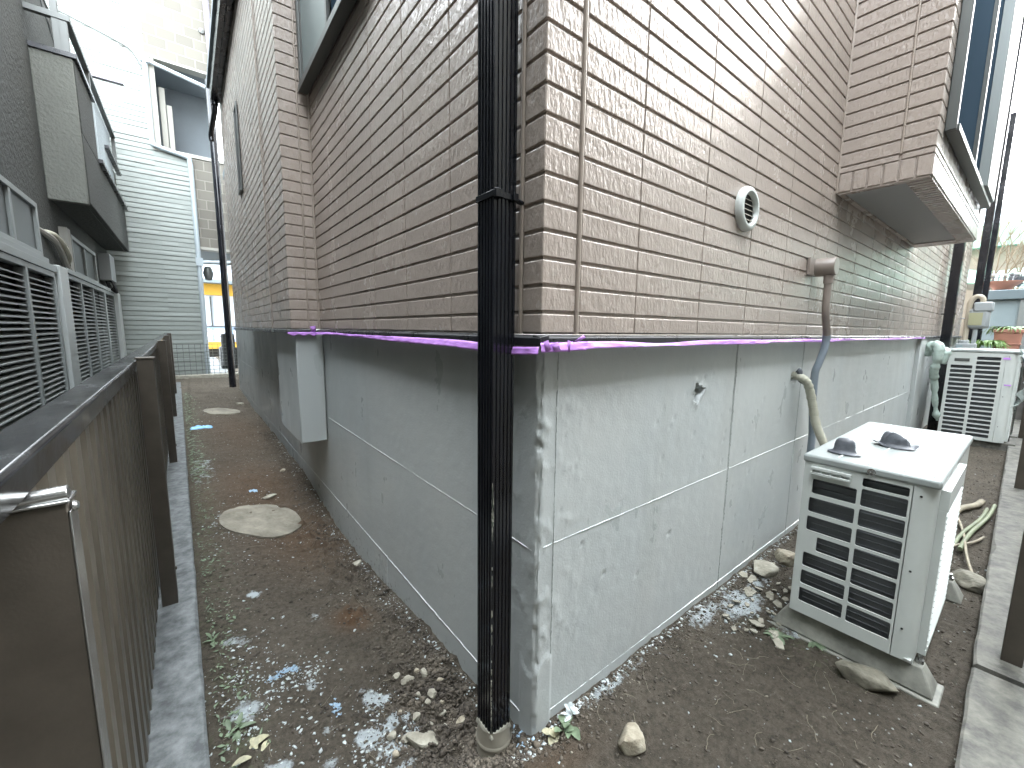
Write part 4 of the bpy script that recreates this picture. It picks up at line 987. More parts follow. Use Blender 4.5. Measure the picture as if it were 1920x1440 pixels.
mb = MB(); mb.tube(smooth_path([(wx-.02,5.75,2.06),(wx+.05,6.1,1.98),(wx+.05,6.5,1.78),(wx+.05,6.8,1.70)], 6), .03, 8); mb.box(wx+.001,wx+.07,6.62,6.82,1.72,2.24); mb.build('pipe_cover', 'cream', ln, smooth=True)
mb = MB(); mb.box(wx+.001, wx+.16, 9.3, 9.85, 1.85, 2.30); mb.build('utility_box', 'meter', ln, bevel=.008)
mb = MB()
for k in range(5): mb.tube(smooth_path([(wx+.12,9.4+k*.12,1.86),(wx+.16,9.42+k*.1,1.76-.02*k),(wx+.1,9.5+k*.1,1.70),(wx+.05,9.6+k*.08,1.85)], 5), .012, 6)
mb.build('cable', 'dark', ln)
tag(MB().box(-7, -1.02, -3, 10.6, -.06, -.05).build('neighbour_path', 'kerb'), 'concrete strip between neighbour house and fence', kind='structure')

# ------------------------------------------------------------------ PALE BUILDING AT THE END
pb = root0('pale_building', 'tall pale green siding building closing the end of the passage', 'building')
BY = 10.8
mb = MB()
def boards(mb, x0, x1, z0, z1, pitch=.098):
    mb.box(x0, x1, BY, BY+.2, z0, z1); z = z0
    while z < z1-.02:
        x = x0
        while x < x1-.001:
            w_ = random.uniform(.25, 1.1); xe = min(x1, x+w_)
            t = random.uniform(.004, .014); zt = min(z+pitch*random.uniform(.42,.60), z1); zb = min(z+pitch-.006, z1)
            mb.add([(x,BY-.001,z+.004),(xe,BY-.001,z+.004),(xe,BY-t,z+.014),(x,BY-t,z+.014),(x,BY-t*.8,zt),(xe,BY-t*.8,zt),(xe,BY-.002,zb),(x,BY-.002,zb)], [(0,1,2,3),(3,2,5,4),(4,5,6,7),(0,3,4,7),(1,6,5,2)])
            x = xe
        z += pitch
boards(mb, -6.5, -.965, -.1, 10.0); boards(mb, -.965, -.417, -.1, 4.62)
mb.build('wall', 'wb_siding', pb)
MB().box(-.965, .22, BY-.004, BY+.2, 6.42, 10.0).build('block_wall', 'blocks', pb); MB().box(-.417, .22, BY-.004, BY+.2, 2.80, 4.62).build('block_wall', 'blocks', pb)
mb = MB(); mb.box(-.965, .22, BY-.03, BY+.22, 4.621, 4.69).box(-.965,.22,BY-.02,BY+.2,6.37,6.419).box(-.417,.22,BY-.02,BY+.2,2.74,2.799).box(-.417,-.33,BY-.01,BY+.25,-.1,2.739).box(-.965,-.83,BY-.006,BY+.3,4.691,6.369)
mb.build('trim', 'cream', pb, bevel=.004)
mb = MB(); mb.box(-.965,.08,BY+1.3,BY+1.4,4.62,6.5).box(-.965,.30,BY+.2,BY+3.0,6.42,6.55).box(-.965,.22,BY+.2,BY+1.4,4.55,4.62).box(-1.1,-.965,BY+.2,BY+1.4,4.62,6.42); mb.build('balcony_recess', 'recess', pb)
mb = MB(); mb.box(-.80,-.70,BY+.32,BY+.5,4.69,6.0).box(-.69,-.60,BY+.36,BY+.5,4.69,5.7); mb.build('balcony_door', 'cream', pb, bevel=.01)
mb = MB(); mb.box(-.417,.4,BY+.2,BY+3,2.80,2.9); mb.build('passage_ceiling', 'recess', pb)
mb = MB(); mb.tube(smooth_path([(-.375,BY-.055,.0),(-.375,BY-.055,3.9),(-.385,BY-.055,4.50),(-.45,BY-.06,4.60),(-.90,BY-.06,4.69),(-.962,BY-.06,4.78),(-.965,BY-.06,5.3),(-.965,BY-.06,6.25)], 6), .045, 10)
mb.tube([(-.965,BY-.06,6.25),(-.92,BY-.06,6.27),(.15,BY-.20,6.0)], .04, 8); mb.box(-1.02,-.90,BY-.12,BY-.03,6.22,6.36)
mb.tube([(-.36,BY-.06,2.46),(.4,BY-.06,2.52)], .045, 8); mb.box(-.43,-.30,BY-.12,BY-.03,2.38,2.55)
mb.build('drain_pipe', 'pipe_white', pb, smooth=True, angle=50)
mb = MB(); mb.tube([(.13,BY-.08,6.35),(.10,BY-.08,8.0),(.09,BY-.08,10.)], .055, 8); mb.build('drain_pipe', 'mauve', pb, smooth=True)
mb = MB(); mb.tube(smooth_path([(-1.02,BY-.03,6.1),(-1.10,BY-.03,6.3),(-1.28,BY-.03,6.45),(-2.2,BY-.03,6.7)], 5), .012, 6); mb.lathe([(.0,.03),(.05,.02),(.05,.0)], (-1.28,BY,6.46), (0,-1,0), 12); mb.build('cable', 'alu_dark', pb)
mb = MB(); mb.lathe([(.0,.04),(.05,.03),(.06,.0)], (.0,BY-.004,7.2), (0,-1,0), 16); mb.build('vent_cover', 'alu_dark', pb)
mb = MB(); mb.lathe([(.0,-.16),(.06,-.14),(.10,.0),(.06,.14),(.0,.16)], (-.22,BY+.1,2.25), n=16); mb.build('lantern', 'alu_dark', pb, smooth=True)

# unseen grey block added behind the house to keep sun off the pale building
ap = root0('sun_block_flats', 'unseen plain grey block added behind the house to shade the pale building', 'building')
MB().box(1.8, 9.5, 9.0, 16.0, -.3, 12.5).build('wall', 'soffit', ap)
for zf in (1.2, 4.0, 6.8, 9.6):
    for yf in (10.2, 13.0): MB().box(1.76, 1.799, yf, yf+1.5, zf, zf+1.2).build('window', 'glass', ap)

# low block wall and wire fence across the passage
tag(MB().box(-1.0, 1.8, 10.25, 10.45, -.4, .045).build('low_wall', 'mortar', bevel=.01), 'low concrete footing wall across the far end of the passage', 'wall')
mf = root0('mesh_fence', 'low green wire mesh fence on the footing wall at the passage end', 'fence')
mb = MB()
for k in range(20): mb.tube([(-.98+k*.10,10.35,.045),(-.98+k*.10,10.35,.70)], .0042, 4)
for k in range(9): mb.tube([(-.98,10.355,.07+k*.078),(.95,10.355,.07+k*.078)], .0042, 4)
mb.build('mesh', 'wire', mf)
MB().tube([(-.985,10.34,-.0),(-.985,10.34,.74)], .02, 8).build('post', 'wire', mf); MB().tube([(.96,10.34,-.0),(.96,10.34,.74)], .02, 8).build('post', 'wire', mf)

# shop front across the street, seen through the opening
sh = root0('shop_building', 'yellow banded building across the street, seen through the opening', 'building')
SY = 18.
MB().box(-3,6,SY,SY+.3,.95,6.5).build('wall', 'pale_wall', sh)
MB().box(-3,6,SY-.08,SY-.001,2.2,2.60).box(-3,6,SY-.40,SY-.36,.28,.52).build('band', 'yellow', sh)
mb = MB()
for k in range(-3, 7): mb.box(k*.45+.02, k*.45+.06, SY-.05, SY-.002, 1.1, 2.15)
mb.box(-3,6,SY-.05,SY-.002,1.06,1.10); mb.build('window', 'alu_dark', sh)
mb = MB(); mb.box(-3,6,SY-.45,SY-.41,1.00,1.05).box(-3,6,SY-.45,SY-.41,.53,.58)
for k in range(-4, 9):
    x = k*.6; mb.box(x,x+.05,SY-.45,SY-.41,.581,.999); mb.tube([(x+.05,SY-.43,.60),(x+.58,SY-.43,.98)], .02, 5); mb.tube([(x+.05,SY-.43,.98),(x+.58,SY-.43,.60)], .02, 5)
mb.build('railing', 'blue_rail', sh)
MB().box(-3,6,SY,SY+.3,-.3,.28).build('garage_opening', 'dark', sh)
MB().box(-3,6,SY-.6,SY-.001,2.601,2.72).build('awning', 'roof_grey', sh)
tag(MB().box(-4,9,10.9,17.9,-.12,-.035).build('road', 'kerb'), 'grey street beyond the pale building', kind='structure')
mb = MB(); mb.box(-.05,.32,12.4,13.0,-.03,.55).box(-.02,.28,12.3,12.4,.05,.9); tag(mb.build('parked_motorbike', 'dark', bevel=.05), 'dark covered bulk parked in the opening of the pale building', 'covered bike')

# ------------------------------------------------------------------ RIGHT BACKGROUND
gmr = root0('gas_meter', 'grey gas meter with yellow label and pale curved pipe on the wall', 'gas meter')
mx = 6.75
mb = MB(); mb.box(mx, mx+.16, -.34, -.17, 1.16, 1.40); mb.build('body', 'meter', gmr, bevel=.03)
mb = MB(); mb.box(mx-.01, mx+.17, -.355, -.20, 1.36, 1.47); mb.build('top_cover', 'meter', gmr, bevel=.015)
MB().box(mx-.006, mx-.001, -.285, -.175, 1.20, 1.345).build('label', 'label', gmr)
mb = MB(); mb.tube(smooth_path([(mx+.05,-.165,1.0),(mx+.05,-.165,1.35),(mx+.05,-.17,1.48),(mx+.05,-.21,1.54),(mx+.05,-.26,1.52),(mx+.05,-.27,1.44)], 6), .026, 10); mb.build('pipe', 'ivory', gmr, smooth=True)
mb = MB(); mb.tube([(mx+.05,-.16,.70),(mx+.05,-.16,1.02)], .05, 10); mb.tube([(mx+.05,-.24,.80),(mx+.05,-.24,1.17)], .022, 8); mb.box(mx-.03,mx+.11,-.27,-.10,.83,.98); mb.build('valve', 'meter', gmr, bevel=.01)
MB().box(mx-.035,mx-.031,-.16,-.11,.90,.96).build('tag_plate', 'shed', gmr)

shd = root0('storage_cabinet', 'pale blue grey storage cabinet with dark flat top beyond the gas meter', 'cabinet')
MB().box(8.8,9.8,-2.2,-.16,-.1,1.60).build('body', 'shed', shd, bevel=.01)
MB().box(8.72,9.9,-2.3,-.13,1.601,1.74).build('top', 'shed_top', shd, bevel=.01)
MB().box(8.76,8.80,-.62,-.50,.0,1.60).build('edge', 'alu', shd)
# bowl
bw_ = root0('bowl_planter', 'round shallow terracotta bowl standing on the storage cabinet', 'planter')
mb = MB(); mb.lathe([(.0,.0),(.09,.0),(.10,.02),(.165,.075),(.195,.10),(.20,.115),(.185,.115),(.15,.08),(.0,.03)], (9.0,-.30,1.765), n=30); mb.build('bowl', 'terra', bw_, smooth=True, angle=50)
mb = MB()
for a in (0,2.1,4.2): mb.lathe([(.0,.0),(.025,.0),(.025,.025),(.0,.025)], (9.0+.08*math.cos(a),-.30+.08*math.sin(a),1.7405), n=10)
mb.build('leg', 'terra', bw_)
# crates
for (x, y, z, rz, sz, lab) in ((9.35,-.22,1.90,.1,.16,'dark plastic crate behind the terracotta bowl, left of the other crate'),(9.5,-.50,1.92,-.5,.13,'dark plastic crate with pale tape, tilted at the right behind the bowl')):
    e_ = empty('crate', (x,y,z), lab, 'crate', 'plastic crates on the cabinet')
    mb = MB(); w_ = sz
    for k in range(7):
        t = -w_+2*w_*k/6; mb.box(-w_, -w_+.01, t-.006, t+.006, -.07, .09).box(-w_,w_,t-.006,t+.006,-.075,-.07)
    for k in range(4): mb.box(-w_-.002, -w_+.008, -w_, w_, -.07+k*.05, -.058+k*.05)
    mb.box(-w_,w_,-w_,-w_+.012,-.07,.09).box(-w_,w_,w_-.012,w_,-.07,.09)
    o = mb.build('basket', 'crate', e_); e_.rotation_euler = (0.1, 0.15, rz)
    m2 = MB().box(-w_-.004,-w_-.002,-.09,.09,.07,.10); m2.build('rim', 'meter', e_)
# stand under the crates
tag(MB().box(9.9,10.6,-1.6,-.02,-.1,1.82).build('timber_rack', 'plank', bevel=.01), 'dark timber rack behind the storage cabinet', 'rack')

# planter with strappy plant
def planter(x, y, z, wx_, wy, h, lab):
    e_ = empty('trough_planter', (x,y,z), lab, 'planter')
    mb = MB(); mb.box(-wx_*.42, wx_*.42, -wy*.42, wy*.42, 0, h*.88, top=(-wx_*.5, wx_*.5, -wy*.5, wy*.5)); mb.build('pot', 'terra', e_, bevel=.008)
    MB().box(-wx_*.54, wx_*.54, -wy*.54, wy*.54, h*.88, h).box(-wx_*.50, wx_*.50, -wy*.50, wy*.50, h*.45, h*.50).build('rim', 'terra', e_, bevel=.006)
    return e_
planter(7.85,-.47,.80,.30,.24,.36,'rectangular terracotta trough with strappy green plant')
tag(MB().box(7.2,8.6,-1.2,-.26,.70,.798).box(7.3,7.4,-1.1,-.3,-.1,.699).box(8.4,8.5,-1.1,-.3,-.1,.699).build('plank_bench', 'plank', bevel=.006), 'dark plank bench carrying the terracotta trough', 'bench')
def strappy(cx_, cy_, cz_, n, L_, lab, spread=.14):
    mb = MB()
    for k in range(n):
        a = random.uniform(0, 6.28); r0_ = random.uniform(0, spread); ox, oy = cx_+r0_*math.cos(a*3.1), cy_+r0_*.8*math.sin(a*3.1)
        Lk = L_*random.uniform(.6, 1.2); w_ = random.uniform(.006,.012); pts = []
        for i in range(6):
            t = i/5; rad = Lk*.75*t; zz = cz_+Lk*(.75*t-.95*t*t*random.uniform(.8,1))
            pts.append(Vector((ox+math.cos(a)*rad, oy+math.sin(a)*rad, zz)))
        s_ = Vector((-math.sin(a), math.cos(a), 0)); o = len(mb.v)
        for i, p in enumerate(pts):
            ww = w_*(1-.85*(i/5)**2); mb.v += [tuple(p-s_*ww), tuple(p+s_*ww+Vector((0,0,.004)))]
        for i in range(5): mb.f.append((o+2*i, o+2*i+1, o+2*i+3, o+2*i+2))
    return tag(mb.build('strap_leaf_plant', 'leaf'), lab, 'plant', 'green leafy plants at the right')
strappy(7.85,-.47,1.14,90,.30,'green strappy plant growing in the terracotta trough')
strappy(7.7,-.26,.95,170,.34,'dense green strappy plant drooping left of the terracotta trough', .16)

# sloping ground with green netting, beige wall, roofs
bgw = root0('hillside_house', 'beige neighbour house with grey tiled roof, far right background', 'house')
MB().box(15,22,-8,3.0,-.3,3.75).build('wall', 'beige', bgw)
mb = MB(); mb.add([(14.6,-8.4,3.7),(14.6,3.4,3.7),(18.5,3.4,5.0),(18.5,-8.4,5.0),(22.4,-8.4,3.7),(22.4,3.4,3.7)], [(0,3,2,1),(3,4,5,2),(0,4,3),(1,2,5),(0,1,5,4)]); mb.build('roof', 'roof_grey', bgw)
MB().box(14.97,14.999,-1.2,-.5,1.9,3.0).box(14.97,14.999,.3,1.0,1.9,3.0).build('window', 'glass', bgw)
gn = MB(); n1, n2 = 24, 40
for i in range(n1):
    for k in range(n2):
        a = i/(n1-1); t = k/(n2-1); x = 11.2+2.4*a; y = 1.5-5*t; z = 1.95+.75*a+.18*math.sin(t*9+a*2)+.12*noise.noise(Vector((a*4,t*9,0)))
        gn.v.append((x,y,z))
for i in range(n1-1):
    for k in range(n2-1): gn.f.append((i*n2+k, i*n2+k+1, (i+1)*n2+k+1, (i+1)*n2+k))
o = gn.build('garden_netting', 'greenroof', smooth=True, angle=60); so = o.modifiers.new("thick", 'SOLIDIFY'); so.thickness = .03
tag(o, 'pale green netting draped over the slope behind the bare shrub', 'netting')
tag(MB().box(11.15,13.6,-3.5,1.5,-.2,1.93).build('retaining_wall', 'beige'), 'beige retaining wall under the green netting', 'wall')
gr = root0('green_shed', 'pale green flat roofed shed among roofs at the far right', 'shed')
MB().box(13.9,14.6,-3.2,.9,-.1,3.05).build('wall', 'beige', gr); MB().box(13.6,14.9,-3.4,1.1,3.051,3.55).build('roof', 'greenroof', gr)
# bare shrub
def shrub(cx_, cy_, cz_, n, Hh, lab):
    mb = MB(); 
    def branch(p, d, L_, r_b, lev):
        pts = [p]; 
        for i in range(5):
            d = (d+Vector((random.uniform(-.16,.16), random.uniform(-.16,.16), random.uniform(-.05,.12)))).normalized(); p = p+d*L_/5; pts.append(p)
        mb.tube(pts, r_b, 5, rs=[r_b*(1-.12*i) for i in range(6)])
        if lev > 0:
            for k in range(4):
                q_ = pts[random.randint(2,5)]; dd = (d+Vector((random.uniform(-.7,.7), random.uniform(-.7,.7), random.uniform(-.1,.5)))).normalized(); branch(q_, dd, L_*.6, r_b*.55, lev-1)
    for k in range(n): branch(Vector((cx_+random.uniform(-.12,.12), cy_+random.uniform(-.12,.12), cz_)), Vector((random.uniform(-.3,.3), random.uniform(-.45,.45), 1)).normalized(), Hh*random.uniform(.5,.7), .016, 2)
    return tag(mb.build('bare_shrub', 'twig', smooth=True, angle=60), lab, 'shrub', 'bare shrubs at the right')
shrub(10.9,-.22,1.75,8,1.5,'leafless tan shrub rising just right of the black downspouts')
shrub(10.8,-.75,1.7,7,1.4,'second leafless shrub farther right, nearer the edge')

# ------------------------------------------------------------------ STONES, RUBBLE, RUBBISH
def rock(name, x, y, sx, sy, sz, rz, m, lab, cat='stone', seed=0, dz=.35, flat=0, lumpy=.35, grp='loose stones on the soil'):
    bm = bmesh.new(); bmesh.ops.create_icosphere(bm, subdivisions=4, radius=1)
    for v in bm.verts:
        p = v.co.copy(); n = noise.noise(p*1.1+Vector((seed,0,0)))*lumpy+noise.noise(p*2.7+Vector((0,seed,0)))*lumpy*.35+noise.noise(p*8+Vector((0,0,seed)))*.04
        # facet: quantise towards a few planes
        p = p*(1+n)
        for q_, dd in fac[seed % 4]:
            t = p.dot(q_)
            if t > dd: p -= q_*(t-dd)*.85
        v.co = Vector((p.x*sx, p.y*sy, p.z*sz))
    me = bpy.data.meshes.new(name); bm.to_mesh(me); bm.free(); me.materials.append(MT[m]); me.shade_smooth()
    try: me.set_sharp_from_angle(angle=math.radians(38))
    except Exception: pass
    o = bpy.data.objects.new(name, me); COL.objects.link(o); o.location = (x, y, gz(x, y)+sz*dz); o.rotation_euler = (random.uniform(-.1,.1), random.uniform(-.1,.1), rz)
    return tag(o, lab, cat, grp)
fac = []
for k in range(4):
    rs_ = random.Random(k*7+1); L_ = []
    for i in range(14):
        v = Vector((rs_.gauss(0,1), rs_.gauss(0,1), rs_.gauss(0,1))).normalized(); L_.append((v, rs_.uniform(.52,.80)))
    L_.append((Vector((0,0,1)), .62)); fac.append(L_)
rock('stone', .180,-.185,.050,.040,.042,.5,'stone_tan','tan knobbly stone alone in front of the foundation corner',seed=1)
rock('stone', .930,-.520,.098,.052,.045,-1.15,'stone_grey','flat olive grey stone leaning beside the near foot of the air conditioner',seed=2,lumpy=.22)
rock('stone', 1.95,-.655,.085,.060,.050,.3,'stone_grey','rounded brown stone by the kerb behind the near air conditioner',seed=3,lumpy=.2)
rock('concrete_fragment', -.222,.205,.060,.030,.020,-.75,'concrete_bit','long broken piece of pale concrete lying left of the corner downspout','concrete piece',seed=6,lumpy=.2)
rock('concrete_fragment', -.052,1.37,.045,.028,.014,.5,'concrete_bit','pale angular concrete chip against the side foundation wall','concrete piece',seed=5,lumpy=.25)
rock('stone', -.295,2.48,.05,.028,.02,.3,'concrete_bit','small tan stone just beyond the round concrete disc',seed=7)
rock('stone', 1.33,-.075,.10,.06,.035,.2,'concrete_bit','flat brownish slab leaning near the foundation behind the air conditioner',seed=2,lumpy=.2)
rock('stone', 1.50,-.10,.07,.05,.05,.9,'stone_tan','tan lump of rubble in the gap between foundation and air conditioner',seed=9)
rock('stone', -.132,2.98,.03,.022,.02,.9,'stone_tan','small pale pebble beside the side wall below the grey pilaster',seed=3)
rock('stone', -.13,6.6,.06,.04,.03,.2,'concrete_bit','white stone far along the passage by the side wall',seed=1)
nb = 0
for (x, y, s_) in ((-.178,.425,.021),(-.122,.418,.020),(-.135,.445,.013),(-.195,.47,.018),(-.137,.33,.016),(-.10,.345,.012),(-.29,.275,.017),(-.205,.295,.019),(-.104,.205,.016),(-.14,.252,.015),(-.165,.30,.011),(-.24,.335,.010),(-.26,.25,.014),(-.17,.36,.010),(-.12,.29,.010),(-.155,.215,.013),(-.185,.25,.010),(-.30,.225,.012)):
    nb += 1
    rock('rubble_lump', x, y, s_, s_*random.uniform(.7,1), s_*.75, random.uniform(0,3), 'concrete_bit' if nb % 3 else 'stone_tan', {1:'larger pale rubble lump with a flat top, middle of the heap left of the downspout',2:'larger pale rubble lump nearest the side wall in the heap',4:'pale rubble lump farthest from the camera in the heap, by the lime patch',9:'pale rubble lump closest to the foot of the downspout',8:'pale rubble lump nearest the long concrete piece, beside the white dust'}.get(nb,'small pale rubble lump in the heap of soil left of the corner downspout'), 'rubble', seed=nb+10, grp='rubble lumps left of the downspout')
# round concrete disc and flat stone
def disc(x, y, rx, ry, h, lab, seed, rz=0):
    mb = MB(); n = 48; z0 = max(gz(x+rx*.9*math.cos(k), y+ry*.9*math.sin(k)) for k in range(7)); rings = [(1.0,-.03),(1.0,h*.6),(.95,h),(.7,h*1.02),(.35,h),(.0,h)]
    for (r_p, hh) in rings:
        for k in range(n):
            t = 2*math.pi*k/n; q_ = 1+.03*noise.noise(Vector((math.cos(t)*1.6, math.sin(t)*1.6, seed)))+.03*noise.noise(Vector((math.cos(t)*6, math.sin(t)*6, seed)))
            mb.v.append((x+rx*r_p*q_*math.cos(t+rz), y+ry*r_p*q_*math.sin(t+rz), float(ground_h(np.array([x+rx*r_p*q_*math.cos(t+rz)]), np.array([y+ry*r_p*q_*math.sin(t+rz)]), False)[0])+.004+hh+.003*noise.noise(Vector((r_p*3*math.cos(t), r_p*3*math.sin(t), seed)))))
    for i in range(len(rings)-1):
        for k in range(n): mb.f.append((i*n+k, i*n+(k+1)%n, (i+1)*n+(k+1)%n, (i+1)*n+k))
    return tag(mb.build('concrete_disc', 'disc', smooth=True, angle=35), lab, 'stepping stone', 'flat concrete discs set in the passage soil')
disc(-.385,2.12,.215,.245,.010,'round weathered concrete disc sunk in the soil, the nearer one',3)
disc(-.385,6.0,.21,.26,.008,'flat tan stepping stone farther along the passage',5)
# rags / litter
def rag(x, y, rx, ry, h, m, name, lab, cat, seed, rz=0):
    mb = MB(); n = 18
    for i in range(n):
        for k in range(n):
            a = i/(n-1)*2-1; t = k/(n-1)*2-1; w_ = 1-.35*t*t
            lx = a*rx; ly = t*ry*(.7+.3*noise.noise(Vector((a*2,seed,0)))); X_ = x+lx*math.cos(rz)-ly*math.sin(rz); Y_ = y+lx*math.sin(rz)+ly*math.cos(rz)
            mb.v.append((X_, Y_, gz(X_, Y_)+.004+h*max(0,.5+noise.noise(Vector((a*2.5+seed,t*2.5,1))))*(1-abs(a)**3)*(1-abs(t)**3)))
    for i in range(n-1):
        for k in range(n-1): mb.f.append((i*n+k, (i+1)*n+k, (i+1)*n+k+1, i*n+k+1))
    o = mb.build(name, m, smooth=True, angle=70); so = o.modifiers.new("thick", 'SOLIDIFY'); so.thickness = .002
    return tag(o, lab, cat)
rag(-.626,4.92,.10,.06,.035,'bluerag','rag','crumpled bright blue rag by the kerb far along the passage','rag',2,.1)
rag(-.38,2.60,.025,.03,.006,'flake_blue','paper_scrap','pale blue scrap on the soil beyond the concrete disc','scrap',5)
# fallen plant stalks by the right kerb
for (a, b, r_s, lab) in (((2.30,-.60,.02),(3.15,-.675,.05),.010,'thick green stalk lying nearest the kerb'),((2.32,-.575,.02),(3.05,-.65,.045),.009,'green stalk lying parallel beside the thickest one'),((2.0,-.665,.02),(2.75,-.555,.04),.006,'thin curved tan stalk crossing the green ones'),((2.22,-.55,.015),(2.55,-.665,.03),.006,'short tan stalk under the green stalks'),((2.9,-.53,.02),(3.25,-.62,.03),.018,'thick brown stick lying beyond the green stalks')):
    a = Vector(a); b = Vector(b); pts = [a.lerp(b, t/6)+Vector((0, .006*math.sin(t*1.1), .004*math.sin(t))) for t in range(7)]
    tag(MB().tube(pts, r_s, 7).build('stalk', 'stalk' if r_s >= .009 and r_s < .015 else 'root', smooth=True, angle=60), lab, 'stalk', 'cut stalks by the right kerb')

# weeds
def rosette(x, y, n, L_, m, lab, seed, up=.4, w=.3, name='weed'):
    rs_ = random.Random(seed); mb = MB(); z0 = gz(x, y)
    for k in range(n):
        a = rs_.uniform(0, 6.28); Lk = L_*rs_.uniform(.55,1.1); e_ = rs_.uniform(.1, up*2); ox = x+rs_.uniform(-.3,.3)*L_; oy = y+rs_.uniform(-.3,.3)*L_
        sdir = Vector((-math.sin(a), math.cos(a), rs_.uniform(-.4,.4))).normalized(); o = len(mb.v); N = 6
        for i in range(N):
            t = i/(N-1); p = Vector((ox+math.cos(a)*Lk*t*math.cos(e_), oy+math.sin(a)*Lk*t*math.cos(e_), z0+.004+Lk*t*math.sin(e_)-Lk*.35*t*t))
            ww = Lk*w*math.sin(math.pi*(.08+.86*t))*.5; mb.v += [tuple(p-sdir*ww+Vector((0,0,ww*.3))), tuple(p), tuple(p+sdir*ww+Vector((0,0,ww*.3)))]
        for i in range(N-1): q_ = o+3*i; mb.f += [(q_,q_+1,q_+4,q_+3),(q_+1,q_+2,q_+5,q_+4)]
    return tag(mb.build(name, m, smooth=True, angle=80), lab, 'weed', 'small weeds in the soil')
rosette(.075,-.055,9,.050,'leaf2','small green weed with broad leaves at the foot of the foundation corner',3,.6,.45)
rosette(.035,-.045,16,.035,'soil_leaf','paint-spattered dry leaves at the foot of the foundation corner',4,.7,.5)
rosette(.11,-.030,12,.030,'flake','weed coated in pale grey paint drips along the front foundation foot',8,.8,.5)
rosette(-.640,.545,11,.042,'leaf2','pale weed with pointed leaves against the left kerb',5,.4,.3)
rosette(-.673,1.0,8,.045,'leaf2','small weed farther up the left kerb, near the second post',6,.5,.25)
rosette(-.60,.44,5,.05,'soil_leaf','dry two-leaved sprout near the left kerb at the bottom',12,.2,.4)
rosette(.93,-.26,26,.05,'leaf2','flattened pale green weed in front of the near air conditioner foot',7,.25,.22)
rosette(.99,-.36,18,.04,'leaf2','low weed between the leaning stone and the air conditioner',9,.25,.25)

# scattered crumbs (one mesh each kind) - countless
def scatter(name, m, pts, smin, smax, lab, flat=.7, seed=0, jag=.3):
    rs_ = np.random.RandomState(seed); N = len(pts)
    base = np.array([(1,0,0),(-1,0,0),(0,1,0),(0,-1,0),(0,0,1),(0,0,-1),(.7,.7,.3),(-.7,.6,.2),(.6,-.7,.3),(-.6,-.7,.25)], float)
    bm = bmesh.new()
    for b_ in base: bm.verts.new(b_)
    bmesh.ops.convex_hull(bm, input=bm.verts); bm.verts.index_update(); F_ = [tuple(v.index for v in f.verts) for f in bm.faces]; bm.free()
    s = smin*(smax/smin)**(rs_.rand(N)**2.2); V = base[None]*(1+jag*(rs_.rand(N,len(base),3)-.5)*2)
    a = rs_.rand(N)*6.28; c, s1 = np.cos(a), np.sin(a); st = 1+rs_.rand(N)*.7
    vx = V[:,:,0]*st[:,None]; vy = V[:,:,1]
    Xr = vx*c[:,None]-vy*s1[:,None]; Yr = vx*s1[:,None]+vy*c[:,None]; tilt = (rs_.rand(N)-.5)*.8
    Zr = V[:,:,2]*flat+Xr*tilt[:,None]
    zg = ground_h(pts[:,0], pts[:,1])
    P_ = np.stack([pts[:,0][:,None]+Xr*s[:,None], pts[:,1][:,None]+Yr*s[:,None], (zg+s*flat*.4)[:,None]+Zr*s[:,None]], 2).reshape(-1,3)
    Fa = np.array([f if len(f) == 3 else f[:3] for f in F_]); Fall = (Fa[None]+np.arange(N)[:,None,None]*len(base)).reshape(-1,3)
    me = bpy.data.meshes.new(name); me.vertices.add(len(P_)); me.vertices.foreach_set("co", P_.ravel()); me.loops.add(Fall.size); me.loops.foreach_set("vertex_index", Fall.ravel().astype(np.int32))
    me.polygons.add(len(Fall)); me.polygons.foreach_set("loop_start", np.arange(0, Fall.size, 3, dtype=np.int32)); me.update(); me.validate(); me.materials.append(MT[m])
    o = bpy.data.objects.new(name, me); COL.objects.link(o); return tag(o, lab, kind='stuff')
def yard(n, seed, wl=1.0):
    rs_ = np.random.RandomState(seed); out = []
    while len(out) < n:
        if rs_.rand() < .6: x, y = rs_.uniform(-.70,.0), -.45+ (rs_.rand()**1.4)*8
        else: x, y = rs_.rand()**1.2*5.5-.4, rs_.uniform(-.72,.0)
        if x > -.005 and y > -.005: continue
        if x < -.60-.0172*y-.07 : continue
        out.append((x, y))
    return np.array(out)
def nearwall(n, seed, sd_=.06):
    rs_ = np.random.RandomState(seed); y = -.05+rs_.rand(n)**1.3*4.5; x = -.012-np.abs(rs_.randn(n))*sd_
    return np.stack([x, y], 1)
def frontwall(n, seed, sd_=.03):
    rs_ = np.random.RandomState(seed); x = rs_.rand(n)**1.2*3; y = -.008-np.abs(rs_.randn(n))*sd_
    return np.stack([x, y], 1)
def blob(n, cx_, cy_, sx, sy, seed): rs_ = np.random.RandomState(seed); return np.stack([cx_+rs_.randn(n)*sx, cy_+rs_.randn(n)*sy], 1)
def keep(p): return p[~((p[:,0] > -.004) & (p[:,1] > -.004))]
scatter('soil_crumbs', 'crumb', keep(np.concatenate([yard(15000,1), nearwall(6500,2,.10), frontwall(2200,3,.05), blob(2600,-.20,.22,.09,.13,4)])), .0012, .0065, 'dark soil crumbs strewn over the yard', .75, 1)
scatter('soil_clods', 'crumb', keep(np.concatenate([nearwall(700,42,.06), blob(420,-.12,.33,.06,.11,44), blob(260,-.12,.10,.05,.06,46)])), .003, .010, 'lumpy dark clods heaped along the side foundation wall', .8, 12, .35)
scatter('gravel', 'grit', keep(np.concatenate([yard(4200,5), nearwall(1500,6,.08), frontwall(500,7,.04), blob(500,-.25,.12,.12,.12,8), blob(700,1.1,-.10,.25,.06,18)])), .0009, .0042, 'small tan grit and gravel on the soil', .7, 2)
